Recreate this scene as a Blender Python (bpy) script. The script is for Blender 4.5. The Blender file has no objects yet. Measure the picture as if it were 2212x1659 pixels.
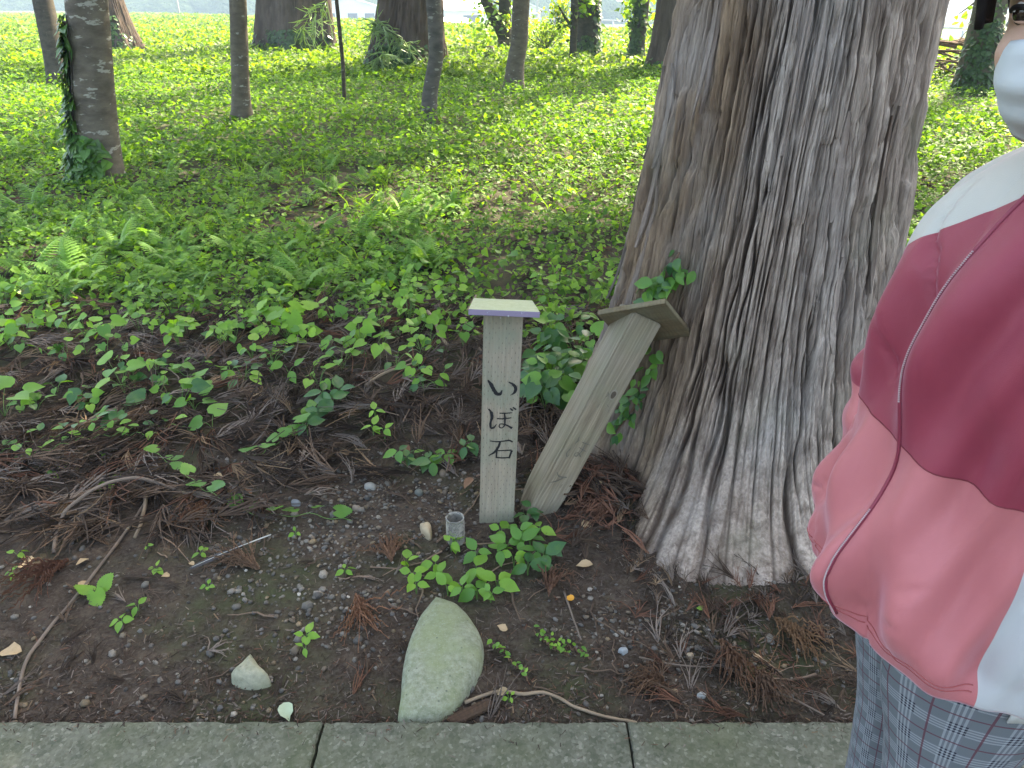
import bpy, math, random
import numpy as np
from mathutils import Vector, Matrix

# ------------------------------------------------------------------ camera, sky, sun, exposure
SC = bpy.context.scene
COL = SC.collection
PITCH = math.radians(26.9)
EYE = np.array([0.0, 0.0, 1.5])
cam = bpy.data.cameras.new('camera')
cam.sensor_fit = 'HORIZONTAL'
cam.angle = 2 * math.atan(0.687)
cam.clip_start = 0.02
cam.clip_end = 3000
camo = bpy.data.objects.new('camera', cam)
COL.objects.link(camo)
camo.location = EYE
camo.rotation_euler = (math.pi / 2 - PITCH, 0, 0)
SC.camera = camo

SUN_EL = math.radians(47)
SUN_AZ = math.radians(33)          # to the right of the view axis (+Y towards +X)
world = bpy.data.worlds.new('World')
SC.world = world
world.use_nodes = True
wn = world.node_tree
sky = wn.nodes.new('ShaderNodeTexSky')
sky.sky_type = 'NISHITA'
sky.sun_disc = False
sky.sun_elevation = SUN_EL
sky.sun_rotation = SUN_AZ
sky.altitude = 100
sky.air_density = 1.0
sky.dust_density = 5.0
sky.ozone_density = 0.6
bg = wn.nodes['Background']
wn.links.new(sky.outputs[0], bg.inputs[0])
bg.inputs[1].default_value = 0.15
sun = bpy.data.lights.new('sun', 'SUN')
sun.energy = 5.0
sun.angle = math.radians(0.53)
sun.color = (1.0, 0.93, 0.8)
suno = bpy.data.objects.new('sun', sun)
COL.objects.link(suno)
SUND = Vector((math.sin(SUN_AZ) * math.cos(SUN_EL), math.cos(SUN_AZ) * math.cos(SUN_EL), math.sin(SUN_EL)))
suno.location = SUND * 60
suno.rotation_euler = SUND.to_track_quat('Z', 'Y').to_euler()
SC.view_settings.view_transform = 'Standard'
SC.view_settings.look = 'None'
SC.view_settings.exposure = 2.7
SC.view_settings.gamma = 1.0
SC.view_settings.use_white_balance = True       # the camera's balance for open shade
SC.view_settings.white_balance_temperature = 7600
SC.view_settings.white_balance_tint = 10
SC.cycles.max_bounces = 5
SC.cycles.diffuse_bounces = 2
SC.cycles.glossy_bounces = 2
SC.cycles.transmission_bounces = 6
SC.cycles.transparent_max_bounces = 6
SC.cycles.volume_bounces = 0
SC.cycles.use_adaptive_sampling = True
SC.cycles.adaptive_threshold = 0.015
SC.cycles.caustics_reflective = False
SC.cycles.caustics_refractive = False

# ------------------------------------------------------------------ helpers
rng = np.random.default_rng(11)
K = 0.687 / 1106.0
CP, SP = math.cos(PITCH), math.sin(PITCH)


def ray(px, py):
    """direction seen at a point of the 2212 x 1659 view of the photograph"""
    a = (px - 1106.0) * K
    b = (829.5 - py) * K
    return np.array([a, CP + SP * b, -SP + CP * b])


def hash2(ix, iy, s):
    v = np.sin(ix * 127.1 + iy * 311.7 + s * 74.7) * 43758.5453
    return v - np.floor(v)


def vnoise(x, y, s=0.0):
    x = np.asarray(x, float); y = np.asarray(y, float)
    ix = np.floor(x); iy = np.floor(y)
    fx = x - ix; fy = y - iy
    fx = fx * fx * (3 - 2 * fx); fy = fy * fy * (3 - 2 * fy)
    a = hash2(ix, iy, s); b = hash2(ix + 1, iy, s)
    c = hash2(ix, iy + 1, s); d = hash2(ix + 1, iy + 1, s)
    return (a + (b - a) * fx) * (1 - fy) + (c + (d - c) * fx) * fy


def fbm(x, y, s=0.0, o=4):
    t = 0; a = 0.5
    for i in range(o):
        t = t + a * vnoise(x, y, s + i * 3.1)
        x = np.asarray(x) * 2.03; y = np.asarray(y) * 2.03; a *= 0.5
    return t


def sstep(a, b, x):
    t = np.clip((x - a) / (b - a), 0, 1)
    return t * t * (3 - 2 * t)


# straight edge of the grove floor, where the land drops to the fields
def edge_s(x, y):
    return ((x - 6.0) * 87 + (y - 33.0) * 59) / 105.1


SLAB_Y = 1.185      # far edge of the paving
SLAB_Z = 0.025


def gz(x, y):
    x = np.asarray(x, float); y = np.asarray(y, float)
    z = 0.021 * np.clip(y - 3.0, 0, 24)
    z = z + 0.05 * (fbm(x * 0.5, y * 0.5, 3, 3) - 0.45) * sstep(3, 6, y)
    z = z + 0.035 * (fbm(x * 2.1, y * 2.1, 5, 4) - 0.47) * sstep(1.6, 2.6, y)
    z = z + 0.012 * (fbm(x * 7, y * 7, 8, 3) - 0.45)
    bank = np.exp(-((y - 3.1) / 0.55) ** 2) * sstep(0.5, -0.3, x)
    z = z + 0.07 * bank
    z = z + 0.05 * np.exp(-(((x - 0.32) / 0.16) ** 2 + ((y - 2.12) / 0.2) ** 2))
    z = z + 0.03 * np.exp(-(((x - 0.85) / 0.45) ** 2 + ((y - 1.72) / 0.14) ** 2)) * (0.4 + 1.2 * fbm(x * 9, y * 9, 77, 3))
    s = edge_s(x, y)
    z = z - 2.6 * sstep(0.0, 5.0, s) - 0.5 * sstep(20, 150, s)
    z = np.where(y < SLAB_Y + 0.002, -0.14, z)
    return z


def hit(px, py, h=0.0):
    """where the line of sight through a view point meets the ground, h above it"""
    d = ray(px, py)
    lo, hi = 0.3, 300.0
    ts = np.concatenate([np.linspace(0.5, 8, 900), np.linspace(8, 200, 6000)])
    P = EYE[None] + ts[:, None] * d[None]
    f = P[:, 2] - h - gz(P[:, 0], np.maximum(P[:, 1], SLAB_Y + 0.01))
    i = np.argmax(f < 0)
    if f[i] >= 0:
        i = len(ts) - 1
    p = P[i]
    return np.array([p[0], p[1], float(gz(p[0], max(p[1], SLAB_Y + 0.01))) + h])


def on_y(px, py, y):
    d = ray(px, py)
    return EYE + d * (y / d[1])


# ---- meshes
def mesh_obj(name, V, F, mat=None, parent=None, smooth=False, col=None, uv=None):
    me = bpy.data.meshes.new(name)
    if isinstance(F, np.ndarray):
        me.from_pydata(np.asarray(V, np.float32), [], F)
    else:
        me.from_pydata([tuple(v) for v in V], [], F)
    if smooth:
        me.polygons.foreach_set('use_smooth', np.ones(len(me.polygons), bool))
    if col is not None:
        at = me.color_attributes.new('col', 'FLOAT_COLOR', 'POINT')
        c = np.ones((len(V), 4), np.float32); c[:, :3] = col
        at.data.foreach_set('color', c.ravel())
    if uv is not None:
        ul = me.uv_layers.new(name='UVMap')
        li = np.empty(len(me.loops), np.int32); me.loops.foreach_get('vertex_index', li)
        ul.data.foreach_set('uv', np.asarray(uv, np.float32)[li].ravel())
    me.update()
    o = bpy.data.objects.new(name, me)
    COL.objects.link(o)
    if mat is not None:
        me.materials.append(mat)
    if parent is not None:
        o.parent = parent
    return o


def share(name, me, parent=None, loc=(0, 0, 0), rot=None, scale=None):
    o = bpy.data.objects.new(name, me)
    COL.objects.link(o)
    if parent is not None:
        o.parent = parent
    o.location = loc
    if rot is not None:
        o.rotation_euler = rot
    if scale is not None:
        o.scale = scale if hasattr(scale, '__len__') else (scale,) * 3
    return o


def tag(o, label=None, cat=None, group=None, kind=None):
    if label: o['label'] = label
    if cat: o['category'] = cat
    if group: o['group'] = group
    if kind: o['kind'] = kind
    return o


def thing(name, label, cat, loc=(0, 0, 0), group=None, rz=0.0):
    o = bpy.data.objects.new(name, None)
    o.empty_display_size = 0.1
    COL.objects.link(o)
    o.location = loc
    o.rotation_euler = (0, 0, rz)
    return tag(o, label, cat, group)


def join(parts):
    """list of (V, F) with ndarray faces of equal width"""
    Vs, Fs, n = [], [], 0
    for V, F in parts:
        Vs.append(np.asarray(V, float)); Fs.append(np.asarray(F) + n); n += len(V)
    return np.vstack(Vs), np.vstack(Fs)


def frames(path):
    path = np.asarray(path, float)
    T = np.gradient(path, axis=0)
    T /= np.linalg.norm(T, axis=1)[:, None] + 1e-9
    up = np.array([0, 0, 1.0]) if abs(T[0][2]) < 0.9 else np.array([1.0, 0, 0])
    N = np.cross(T, up); N /= np.linalg.norm(N, axis=1)[:, None] + 1e-9
    B = np.cross(T, N)
    return T, N, B


def tube(path, rad, sides=6, cap=True):
    path = np.asarray(path, float); n = len(path)
    rad = np.broadcast_to(np.asarray(rad, float), (n,))
    T, N, B = frames(path)
    a = np.linspace(0, 2 * np.pi, sides, endpoint=False)
    V = path[:, None] + rad[:, None, None] * (np.cos(a)[None, :, None] * N[:, None] + np.sin(a)[None, :, None] * B[:, None])
    V = V.reshape(-1, 3)
    i = np.arange(n - 1)[:, None] * sides; j = np.arange(sides)[None]
    j2 = (j + 1) % sides
    F = np.stack([i + j, i + j2, i + sides + j2, i + sides + j], -1).reshape(-1, 4)
    if cap:
        V = np.vstack([V, path[0], path[-1]])
        c0, c1 = len(V) - 2, len(V) - 1
        j = np.arange(0, sides, 1); j2 = (j + 1) % sides
        e = (n - 1) * sides
        F = np.vstack([F, np.stack([j2, j, np.full(sides, c0), np.full(sides, c0)], -1),
                       np.stack([e + j, e + j2, np.full(sides, c1), np.full(sides, c1)], -1)])
    return V, F


def clean(F):
    """quads with a repeated corner become triangles"""
    return [tuple(dict.fromkeys(f)) for f in F.tolist()]


def tube_obj(name, path, rad, mat, parent=None, sides=6, smooth=True):
    V, F = tube(path, rad, sides)
    return mesh_obj(name, V, clean(F), mat, parent, smooth)


def spline(pts, n):
    pts = np.asarray(pts, float)
    d = np.r_[0, np.cumsum(np.linalg.norm(np.diff(pts, axis=0), axis=1))]
    t = np.linspace(0, d[-1], n)
    m = np.gradient(pts, d, axis=0)
    k = np.clip(np.searchsorted(d, t, side='right') - 1, 0, len(d) - 2)
    h = (d[k + 1] - d[k])[:, None]; u = ((t - d[k]) / (d[k + 1] - d[k]))[:, None]
    return ((2 * u**3 - 3 * u**2 + 1) * pts[k] + (u**3 - 2 * u**2 + u) * h * m[k]
            + (-2 * u**3 + 3 * u**2) * pts[k + 1] + (u**3 - u**2) * h * m[k + 1])


def tri(F):
    F = np.asarray(F)
    return np.vstack([F[:, [0, 1, 2]], F[:, [0, 2, 3]]])


def rotz(a):
    c, s = np.cos(a), np.sin(a); o = np.zeros_like(c); i = np.ones_like(c)
    return np.stack([np.stack([c, -s, o], -1), np.stack([s, c, o], -1), np.stack([o, o, i], -1)], -2)


def rotx(a):
    c, s = np.cos(a), np.sin(a); o = np.zeros_like(c); i = np.ones_like(c)
    return np.stack([np.stack([i, o, o], -1), np.stack([o, c, -s], -1), np.stack([o, s, c], -1)], -2)


def roty(a):
    c, s = np.cos(a), np.sin(a); o = np.zeros_like(c); i = np.ones_like(c)
    return np.stack([np.stack([c, o, s], -1), np.stack([o, i, o], -1), np.stack([-s, o, c], -1)], -2)


def scatter(V, F, T, R, S):
    """copies of one template baked together -> verts, faces"""
    n = len(T); m = len(V)
    S = np.asarray(S, float)
    if S.ndim == 1:
        S = np.repeat(S[:, None], 3, 1)
    W = np.einsum('nij,nmj->nmi', R, V[None] * S[:, None]) + T[:, None]
    G = (np.asarray(F)[None] + (np.arange(n) * m)[:, None, None]).reshape(-1, np.asarray(F).shape[1])
    return W.reshape(-1, 3), G


def box(sx, sy, sz, bev=0.0):
    """bevelled box centred in x, y, from z = 0"""
    import bmesh
    bm = bmesh.new()
    bmesh.ops.create_cube(bm, size=1)
    for v in bm.verts:
        v.co = Vector((v.co.x * sx, v.co.y * sy, (v.co.z + 0.5) * sz))
    if bev:
        bmesh.ops.bevel(bm, geom=list(bm.edges), offset=bev, segments=2, affect='EDGES')
    V = [tuple(v.co) for v in bm.verts]
    bm.verts.index_update()
    F = [tuple(v.index for v in f.verts) for f in bm.faces]
    bm.free()
    return V, F


# ---- materials
class NT:
    def __init__(s, name):
        s.m = bpy.data.materials.new(name); s.m.use_nodes = True
        s.t = s.m.node_tree; s.p = s.t.nodes['Principled BSDF']; s.out = s.t.nodes['Material Output']
        s.x = 0

    def n(s, typ, **kw):
        nd = s.t.nodes.new(typ)
        for k, v in kw.items():
            setattr(nd, k, v)
        return nd

    def l(s, a, b):
        s.t.links.new(a, b)

    def coord(s, kind='Object', scale=(1, 1, 1)):
        tc = s.n('ShaderNodeTexCoord'); mp = s.n('ShaderNodeMapping')
        mp.inputs['Scale'].default_value = scale
        s.l(tc.outputs[kind], mp.inputs[0])
        return mp.outputs[0]

    def pos(s, scale=(1, 1, 1)):
        g = s.n('ShaderNodeNewGeometry'); mp = s.n('ShaderNodeMapping')
        mp.inputs['Scale'].default_value = scale
        s.l(g.outputs['Position'], mp.inputs[0])
        return mp.outputs[0]

    def noise(s, vec, scale, detail=4, rough=0.55, dist=0.0):
        nd = s.n('ShaderNodeTexNoise')
        nd.inputs['Scale'].default_value = scale; nd.inputs['Detail'].default_value = detail
        nd.inputs['Roughness'].default_value = rough; nd.inputs['Distortion'].default_value = dist
        s.l(vec, nd.inputs['Vector'])
        return nd.outputs['Fac']

    def voro(s, vec, scale, out='Distance', feature='F1'):
        nd = s.n('ShaderNodeTexVoronoi', feature=feature)
        nd.inputs['Scale'].default_value = scale
        s.l(vec, nd.inputs['Vector'])
        return nd.outputs[out]

    def ramp(s, fac, stops):
        nd = s.n('ShaderNodeValToRGB')
        e = nd.color_ramp.elements
        while len(e) < len(stops): e.new(0.5)
        for i, (p, c) in enumerate(stops):
            e[i].position = p
            e[i].color = (c, c, c, 1) if not hasattr(c, '__len__') else (*c, 1)
        s.l(fac, nd.inputs[0])
        return nd.outputs[0]

    def mix(s, fac, a, b, mode='MIX'):
        nd = s.n('ShaderNodeMix', data_type='RGBA', blend_type=mode)
        for v, i in ((fac, 0), (a, 6), (b, 7)):
            if isinstance(v, (int, float)):
                nd.inputs[i].default_value = v if i == 0 else (v, v, v, 1)
            elif isinstance(v, tuple):
                nd.inputs[i].default_value = (*v, 1)
            else:
                s.l(v, nd.inputs[i])
        return nd.outputs[2]

    def math(s, op, a, b=0.0):
        nd = s.n('ShaderNodeMath', operation=op)
        for v, i in ((a, 0), (b, 1)):
            if isinstance(v, (int, float)): nd.inputs[i].default_value = v
            else: s.l(v, nd.inputs[i])
        return nd.outputs[0]

    def attr(s, name='col'):
        return s.n('ShaderNodeAttribute', attribute_name=name).outputs['Color']

    def bump(s, h, strength=0.3, dist=0.01):
        nd = s.n('ShaderNodeBump'); nd.inputs['Strength'].default_value = strength
        nd.inputs['Distance'].default_value = dist
        s.l(h, nd.inputs['Height']); s.l(nd.outputs[0], s.p.inputs['Normal'])

    def color(s, c):
        if isinstance(c, tuple): s.p.inputs['Base Color'].default_value = (*c, 1)
        else: s.l(c, s.p.inputs['Base Color'])

    def rough(s, r, spec=None):
        if isinstance(r, (int, float)): s.p.inputs['Roughness'].default_value = r
        else: s.l(r, s.p.inputs['Roughness'])
        if spec is not None: s.p.inputs['Specular IOR Level'].default_value = spec


def leaf_mat(name, base=None, trans=0.45, rough=0.45, use_attr=True, spec=0.35):
    """leaf: diffuse front, light glowing through from behind, a little gloss"""
    q = NT(name)
    if use_attr:
        c = q.attr()
    else:
        r = q.n('ShaderNodeObjectInfo').outputs['Random']
        c = q.ramp(r, [(0.0, base[0]), (0.5, base[1]), (1.0, base[2])])
    nz = q.noise(q.pos(), 35, 2)
    c = q.mix(q.ramp(nz, [(0.3, 0.0), (0.75, 0.35)]), c, (0.10, 0.20, 0.03), 'MIX')
    q.color(c); q.rough(rough, spec)
    tl = q.n('ShaderNodeBsdfTranslucent')
    tc = q.mix(1.0, c, (1.7, 1.65, 0.45), 'MULTIPLY')
    q.l(tc, tl.inputs[0])
    ms = q.n('ShaderNodeMixShader'); ms.inputs[0].default_value = trans
    q.l(q.p.outputs[0], ms.inputs[1]); q.l(tl.outputs[0], ms.inputs[2])
    q.l(ms.outputs[0], q.out.inputs[0])
    return q.m


LANDMARKS = []      # (x, y, words) of things one can find, used in labels


def near_words(p, skip=()):
    best = min((m for m in LANDMARKS if m[2] not in skip), key=lambda m: (m[0] - p[0]) ** 2 + (m[1] - p[1]) ** 2)
    return best[2]


NUM = {1: 'one', 2: 'two', 3: 'three', 4: 'four', 5: 'five', 6: 'six', 7: 'seven', 8: 'eight'}


def plain(name, c, rough=0.8, spec=0.3, var=0.25, scale=12, bump=0.0):
    q = NT(name)
    nz = q.noise(q.pos(), scale, 4)
    q.color(q.mix(nz, tuple(x * (1 - var) for x in c), tuple(min(1, x * (1 + var)) for x in c)))
    q.rough(rough, spec)
    if bump: q.bump(nz, bump, 0.01)
    return q.m

# ------------------------------------------------------------------ ground
def make_ground():
    u = np.arange(-6.8, 6.8001, 0.044)
    xs = np.sinh(u) * 0.9 + 0.0
    v = np.arange(-4.6, 6.6, 0.044)
    ys = 1.9 + np.sinh(v) * 0.9
    ys = np.sort(np.r_[ys[np.abs(ys - SLAB_Y) > 0.02], SLAB_Y, SLAB_Y + 0.004])
    X, Y = np.meshgrid(xs, ys)
    Z = gz(X, Y)
    V = np.stack([X, Y, Z], -1).reshape(-1, 3)
    ny, nx = X.shape
    i = np.arange(ny - 1)[:, None] * nx + np.arange(nx - 1)[None]
    F = np.stack([i, i + 1, i + nx + 1, i + nx], -1).reshape(-1, 4)
    q = NT('soil')
    p = q.pos()
    n1 = q.noise(p, 2.2, 5); n2 = q.noise(p, 14, 5); n3 = q.noise(p, 90, 4, 0.7)
    c = q.ramp(n2, [(0.3, (0.020, 0.015, 0.011)), (0.52, (0.044, 0.032, 0.024)), (0.75, (0.085, 0.064, 0.047))])
    c = q.mix(q.ramp(n3, [(0.42, 0.0), (0.7, 0.55)]), c, (0.11, 0.092, 0.075))
    moss = q.math('MULTIPLY', q.ramp(n1, [(0.48, 0.0), (0.62, 0.75)]), q.ramp(n2, [(0.35, 0.2), (0.6, 1.0)]))
    c = q.mix(moss, c, (0.035, 0.047, 0.018))
    sep = q.n('ShaderNodeSeparateXYZ'); q.l(q.pos(), sep.inputs[0])
    far = q.math('MULTIPLY', q.ramp(q.math('DIVIDE', sep.outputs[1], 40.0), [(0.10, 0.0), (0.40, 1.0)]), 0.75)
    c = q.mix(far, c, q.ramp(n1, [(0.3, (0.035, 0.06, 0.018)), (0.7, (0.09, 0.12, 0.03))]))
    q.color(c); q.rough(0.95, 0.15)
    h = q.math('ADD', q.math('MULTIPLY', n2, 1.0), q.math('MULTIPLY', n3, 0.5))
    q.bump(h, 0.7, 0.012)
    g = mesh_obj('ground', V, F, q.m, smooth=True)
    tag(g, 'dark brown earth of the grove floor', None, None, 'structure')


make_ground()

# ------------------------------------------------------------------ paving slabs along the bottom
def make_paving():
    q = NT('slab_concrete')
    p = q.pos()
    n1 = q.noise(p, 3.5, 5, 0.6); n2 = q.noise(p, 160, 3, 0.75); n3 = q.noise(p, 30, 4)
    v = q.voro(p, 150, 'Color')
    vs = q.n('ShaderNodeSeparateColor'); q.l(v, vs.inputs[0])
    grit = q.ramp(vs.outputs[0], [(0.0, (0.07, 0.075, 0.054)), (0.55, (0.12, 0.125, 0.096)), (0.9, (0.17, 0.17, 0.135)), (1.0, (0.30, 0.29, 0.25))])
    dirt = q.ramp(n3, [(0.35, (0.055, 0.062, 0.042)), (0.65, (0.125, 0.127, 0.098))])
    c = q.mix(0.55, grit, dirt)
    c = q.mix(q.ramp(n1, [(0.46, 0.0), (0.70, 0.55)]), c, (0.07, 0.084, 0.034))
    q.color(c); q.rough(0.9, 0.2)
    q.bump(q.math('ADD', n2, q.math('MULTIPLY', vs.outputs[1], 0.7)), 0.55, 0.004)
    base = mesh_obj('pavement', *box(6.2, 2.4, 0.08), plain('mortar', (0.06, 0.06, 0.05)))
    base.location = (0, SLAB_Y - 1.215, -0.09)
    tag(base, 'row of mossy concrete paving along the grove edge', None, None, 'structure')
    w = 0.70
    meshes = []
    for k in range(3):
        bm_v, bm_f = box(w - 0.004, 0.6 - 0.004, 0.045, 0.0025)
        # nibble the edges a little
        V = np.array(bm_v)
        import bmesh
        bm = bmesh.new()
        me = bpy.data.meshes.new('slab'); me.from_pydata(bm_v, [], bm_f)
        bm.from_mesh(me)
        bmesh.ops.subdivide_edges(bm, edges=[e for e in bm.edges if e.calc_length() > 0.2], cuts=56, use_grid_fill=True)
        for vv in bm.verts:
            e = min(abs(abs(vv.co.x) - (w - 0.007) / 2), abs(abs(vv.co.y) - 0.297))
            nz = float(fbm(vv.co.x * 45 + k * 9, vv.co.y * 45, 2, 3))
            if e < 0.006 and vv.co.z > 0.03:
                s = 1 - 0.016 * max(0, nz - 0.38) * 2
                vv.co.x *= s; vv.co.y *= s; vv.co.z -= 0.014 * max(0, nz - 0.4)
        bm.to_mesh(me); bm.free(); me.materials.append(q.m)
        meshes.append(me)
    k = 0
    for r in range(4):
        for i in range(-5, 5):
            o = share('slab', meshes[k % 3], base)
            wd = 0.92 if i == -1 else w
            cx = -0.435 + (i + 0.5) * w + (0.18 if i > 99 else 0) - (0.11 if i == -1 else (0.22 if i < -1 else 0))
            o.scale.x = wd / w
            o.location = (cx - base.location.x, SLAB_Y - 0.3 - 0.6 * r - base.location.y, SLAB_Z - 0.045 - base.location.z + (0.0015 if (i + r) % 2 else 0))
            k += 1
    return q.m


SLAB_MAT = make_paving()

# ------------------------------------------------------------------ fields, road, hill beyond the edge
def along(s, off):
    """point on the line of the edge: s metres along it (towards the far left), off beyond it"""
    d = np.array([-59, 87]) / 105.1; nrm = np.array([87, 59]) / 105.1
    p = np.array([6.0, 33.0]) + d * s + nrm * off
    return p


def strip(name, s0, s1, o0, o1, z, mat, kind='structure', label=None, dz=0.0):
    pts = [along(s0, o0), along(s1, o0), along(s1, o1), along(s0, o1)]
    V = [(p[0], p[1], z) for p in pts]
    o = mesh_obj(name, V, [(0, 1, 2, 3)], mat)
    if o.data.polygons[0].normal.z < 0:
        o.data.flip_normals()
    return tag(o, label, None, None, kind)


def make_far():
    q = NT('rice_green')
    p = q.pos()
    n = q.noise(p, 0.35, 5, 0.7)
    q.color(q.ramp(n, [(0.3, (0.06, 0.13, 0.02)), (0.7, (0.12, 0.2, 0.04))])); q.rough(0.9, 0.1)
    strip('rice_field', -60, 330, 14, 150, -2.25, q.m, label='flat green rice field beyond the road')
    strip('road', -60, 330, 6.2, 10.5, -2.0, plain('asphalt', (0.11, 0.11, 0.11)), label='pale narrow road below the grove')
    # wooded hillside
    xs = np.linspace(-620, 130, 200); ys = np.linspace(185, 450, 70)
    X, Y = np.meshgrid(xs, ys)
    t = np.clip((Y - 185) / 200, 0, 1)
    H = 62 * np.sin(t * np.pi / 2) * (0.75 + 0.5 * fbm(X * 0.006, Y * 0.006, 4, 3)) * sstep(112, 20, X + 0.0 * Y)
    can = np.maximum(vnoise(X * 0.14, Y * 0.14, 9), vnoise(X * 0.23 + 7, Y * 0.23, 12)) * 7 * sstep(0, 0.03, t) * sstep(112, 60, X)
    Z = -3.2 + H + can
    V = np.stack([X, Y, Z], -1).reshape(-1, 3)
    ny, nx = X.shape
    i = np.arange(ny - 1)[:, None] * nx + np.arange(nx - 1)[None]
    F = np.stack([i, i + 1, i + nx + 1, i + nx], -1).reshape(-1, 4)
    q = NT('hill_woods'); p = q.pos()
    q.color(q.ramp(q.noise(p, 0.2, 6, 0.7), [(0.35, (0.02, 0.035, 0.015)), (0.7, (0.06, 0.09, 0.03))])); q.rough(1.0, 0.0)
    q.bump(q.noise(p, 0.6, 5), 1.0, 1.5)
    tag(mesh_obj('hill', V, F, q.m, smooth=True), 'wooded hillside rising behind the fields', None, None, 'structure')


make_far()

WHITE_WALL = plain('far_wall', (0.62, 0.62, 0.6), 0.8)
ROOF_PALE = plain('pale_roof', (0.72, 0.73, 0.74), 0.5, 0.4)
DARK_OPEN = plain('dark_opening', (0.05, 0.055, 0.06))
METAL = plain('galvanised', (0.42, 0.43, 0.44), 0.5, 0.5)
POLE_MAT = plain('concrete_pole', (0.36, 0.35, 0.33))


def gable(name, label, px, D, w, l, hw, hr, rz, door=True):
    """small gabled building at view column px, D metres off, wall height hw, ridge hr"""
    d = ray(px, 70); t = D / d[1]
    x, y = d[0] * t, D
    r = thing(name, label, 'building', (x, y, -2.7), None, rz)
    V, F = box(w, l, hw)
    mesh_obj('wall', V, F, WHITE_WALL, r)
    for s in (-1, 1):
        g = mesh_obj('gable_end', [(-w / 2, s * l / 2, hw), (w / 2, s * l / 2, hw), (0, s * l / 2, hr), (-w / 2, s * (l / 2 - 0.15), hw), (w / 2, s * (l / 2 - 0.15), hw), (0, s * (l / 2 - 0.15), hr)],
                     [(0, 1, 2), (3, 5, 4), (0, 3, 4, 1), (1, 4, 5, 2), (2, 5, 3, 0)], WHITE_WALL, r)
        ov = 0.45
        e = (w / 2 + ov); sl = (hr - hw) / (w / 2)
        P = [(0, -l / 2 - ov, hr + .03), (0, l / 2 + ov, hr + .03), (s * e, l / 2 + ov, hr + .03 - sl * e), (s * e, -l / 2 - ov, hr + .03 - sl * e)]
        Q = [(a, b, c + 0.14) for a, b, c in P]
        mesh_obj('roof_slope', P + Q, [(0, 1, 2, 3), (7, 6, 5, 4), (0, 4, 5, 1), (1, 5, 6, 2), (2, 6, 7, 3), (3, 7, 4, 0)], ROOF_PALE, r)
    for k in (-0.28, 0.05, 0.30):
        V, F = box(w * 0.14, 0.1, hw * 0.42)
        o = mesh_obj('window', V, F, DARK_OPEN, r); o.location = (k * w, -l / 2 - 0.03, hw * 0.35)
    if door:
        V, F = box(0.1, l * 0.3, hw * 0.75)
        o = mesh_obj('door', V, F, DARK_OPEN, r); o.location = (w / 2 + 0.02, 0, 0.02)
    return r


def make_buildings():
    gable('warehouse', 'pale roofed warehouse beyond the fields, behind the slim lichen-spotted tree', 975, 150, 9.5, 13, 3.6, 5.9, math.radians(-38))
    gable('farm_shed', 'small white shed with low roof beyond the fields beside the forked tree', 1125, 158, 6, 5, 3.6, 4.7, math.radians(20), False)
    gable('farm_house', 'white house seen between the two broad cedar trunks', 760, 165, 13, 8, 3.8, 5.6, math.radians(8), False)
    # arched plastic greenhouse
    d = ray(962, 70); x = d[0] * 126 / d[1]
    r = thing('greenhouse', 'arched white plastic greenhouse in front of the pale warehouse', 'greenhouse', (x, 126, -2.7), None, math.radians(-30))
    a = np.linspace(0, np.pi, 15); ly = np.linspace(-5, 5, 12)
    V = [(2.4 * math.cos(t), y, 2.6 * math.sin(t) ** 0.8) for y in ly for t in a]
    F = [(j * 15 + i, j * 15 + i + 1, (j + 1) * 15 + i + 1, (j + 1) * 15 + i) for j in range(11) for i in range(14)]
    mesh_obj('cover', V, F, plain('plastic_sheet', (0.75, 0.76, 0.78), 0.35, 0.5), r, True)
    for s in (0, 11):
        mesh_obj('end_wall', [V[s * 15 + i] for i in range(15)], [tuple(range(15))], WHITE_WALL, r)
    for y in ly[::2]:
        tube_obj('hoop', [(2.44 * math.cos(t), y, 2.64 * math.sin(t) ** 0.8) for t in a], 0.03, METAL, r, 5)
    # guard rails
    for name, lab, s0, s1, off, h, n in (('guard_rail', 'grey post and rail barrier along the field edge beyond the cedar on the left', 60, 128, 4.6, 0.95, 13),
                                         ('guard_rail', 'thin pale railing along the road behind the yellow flowering bush', -6, 26, 11.5, 1.1, 14)):
        p0 = along((s0 + s1) / 2, off)
        zb = float(gz(*p0))
        if off > 10: zb = -2.0
        r = thing(name, lab, 'railing', (p0[0], p0[1], zb))
        pts = [along(s, off) for s in np.linspace(s0, s1, n)]
        pts = [np.array([p[0] - p0[0], p[1] - p0[1], (0 if off > 10 else float(gz(*p)) - zb)]) for p in pts]
        for p in pts:
            o = tube_obj('post', [p, p + [0, 0, h + 1.6]], 0.06, METAL, r, 6)
        for f in ((1.0, 0.62) if off < 10 else (1.0, 0.7, 0.4)):
            tube_obj('rail', [p + [0, 0, (h + 1.6) * f - (0.03 if f == 1.0 else 0)] for p in pts], 0.07 if off < 10 else 0.045, METAL, r, 6)
    for px, D, lab in ((392, 92, 'concrete utility pole standing by the rail barrier'), (1160, 120, 'concrete utility pole standing beside the white shed')):
        d = ray(px, 60); x = d[0] * D / d[1]
        r = thing('utility_pole', lab, 'pole', (x, D, -3.2))
        tube_obj('shaft', [(0, 0, 0), (0, 0, 5), (0, 0, 10)], [0.17, 0.14, 0.11], POLE_MAT, r, 10)
        for h in (8.6, 9.3):
            V, F = box(1.8, 0.1, 0.1); o = mesh_obj('crossarm', V, F, METAL, r); o.location = (0, -0.15, h)
        for i in (-0.7, 0, 0.7):
            tube_obj('insulator', [(i, -0.15, 9.4), (i, -0.15, 9.6)], 0.05, WHITE_WALL, r, 6)


make_buildings()

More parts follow.
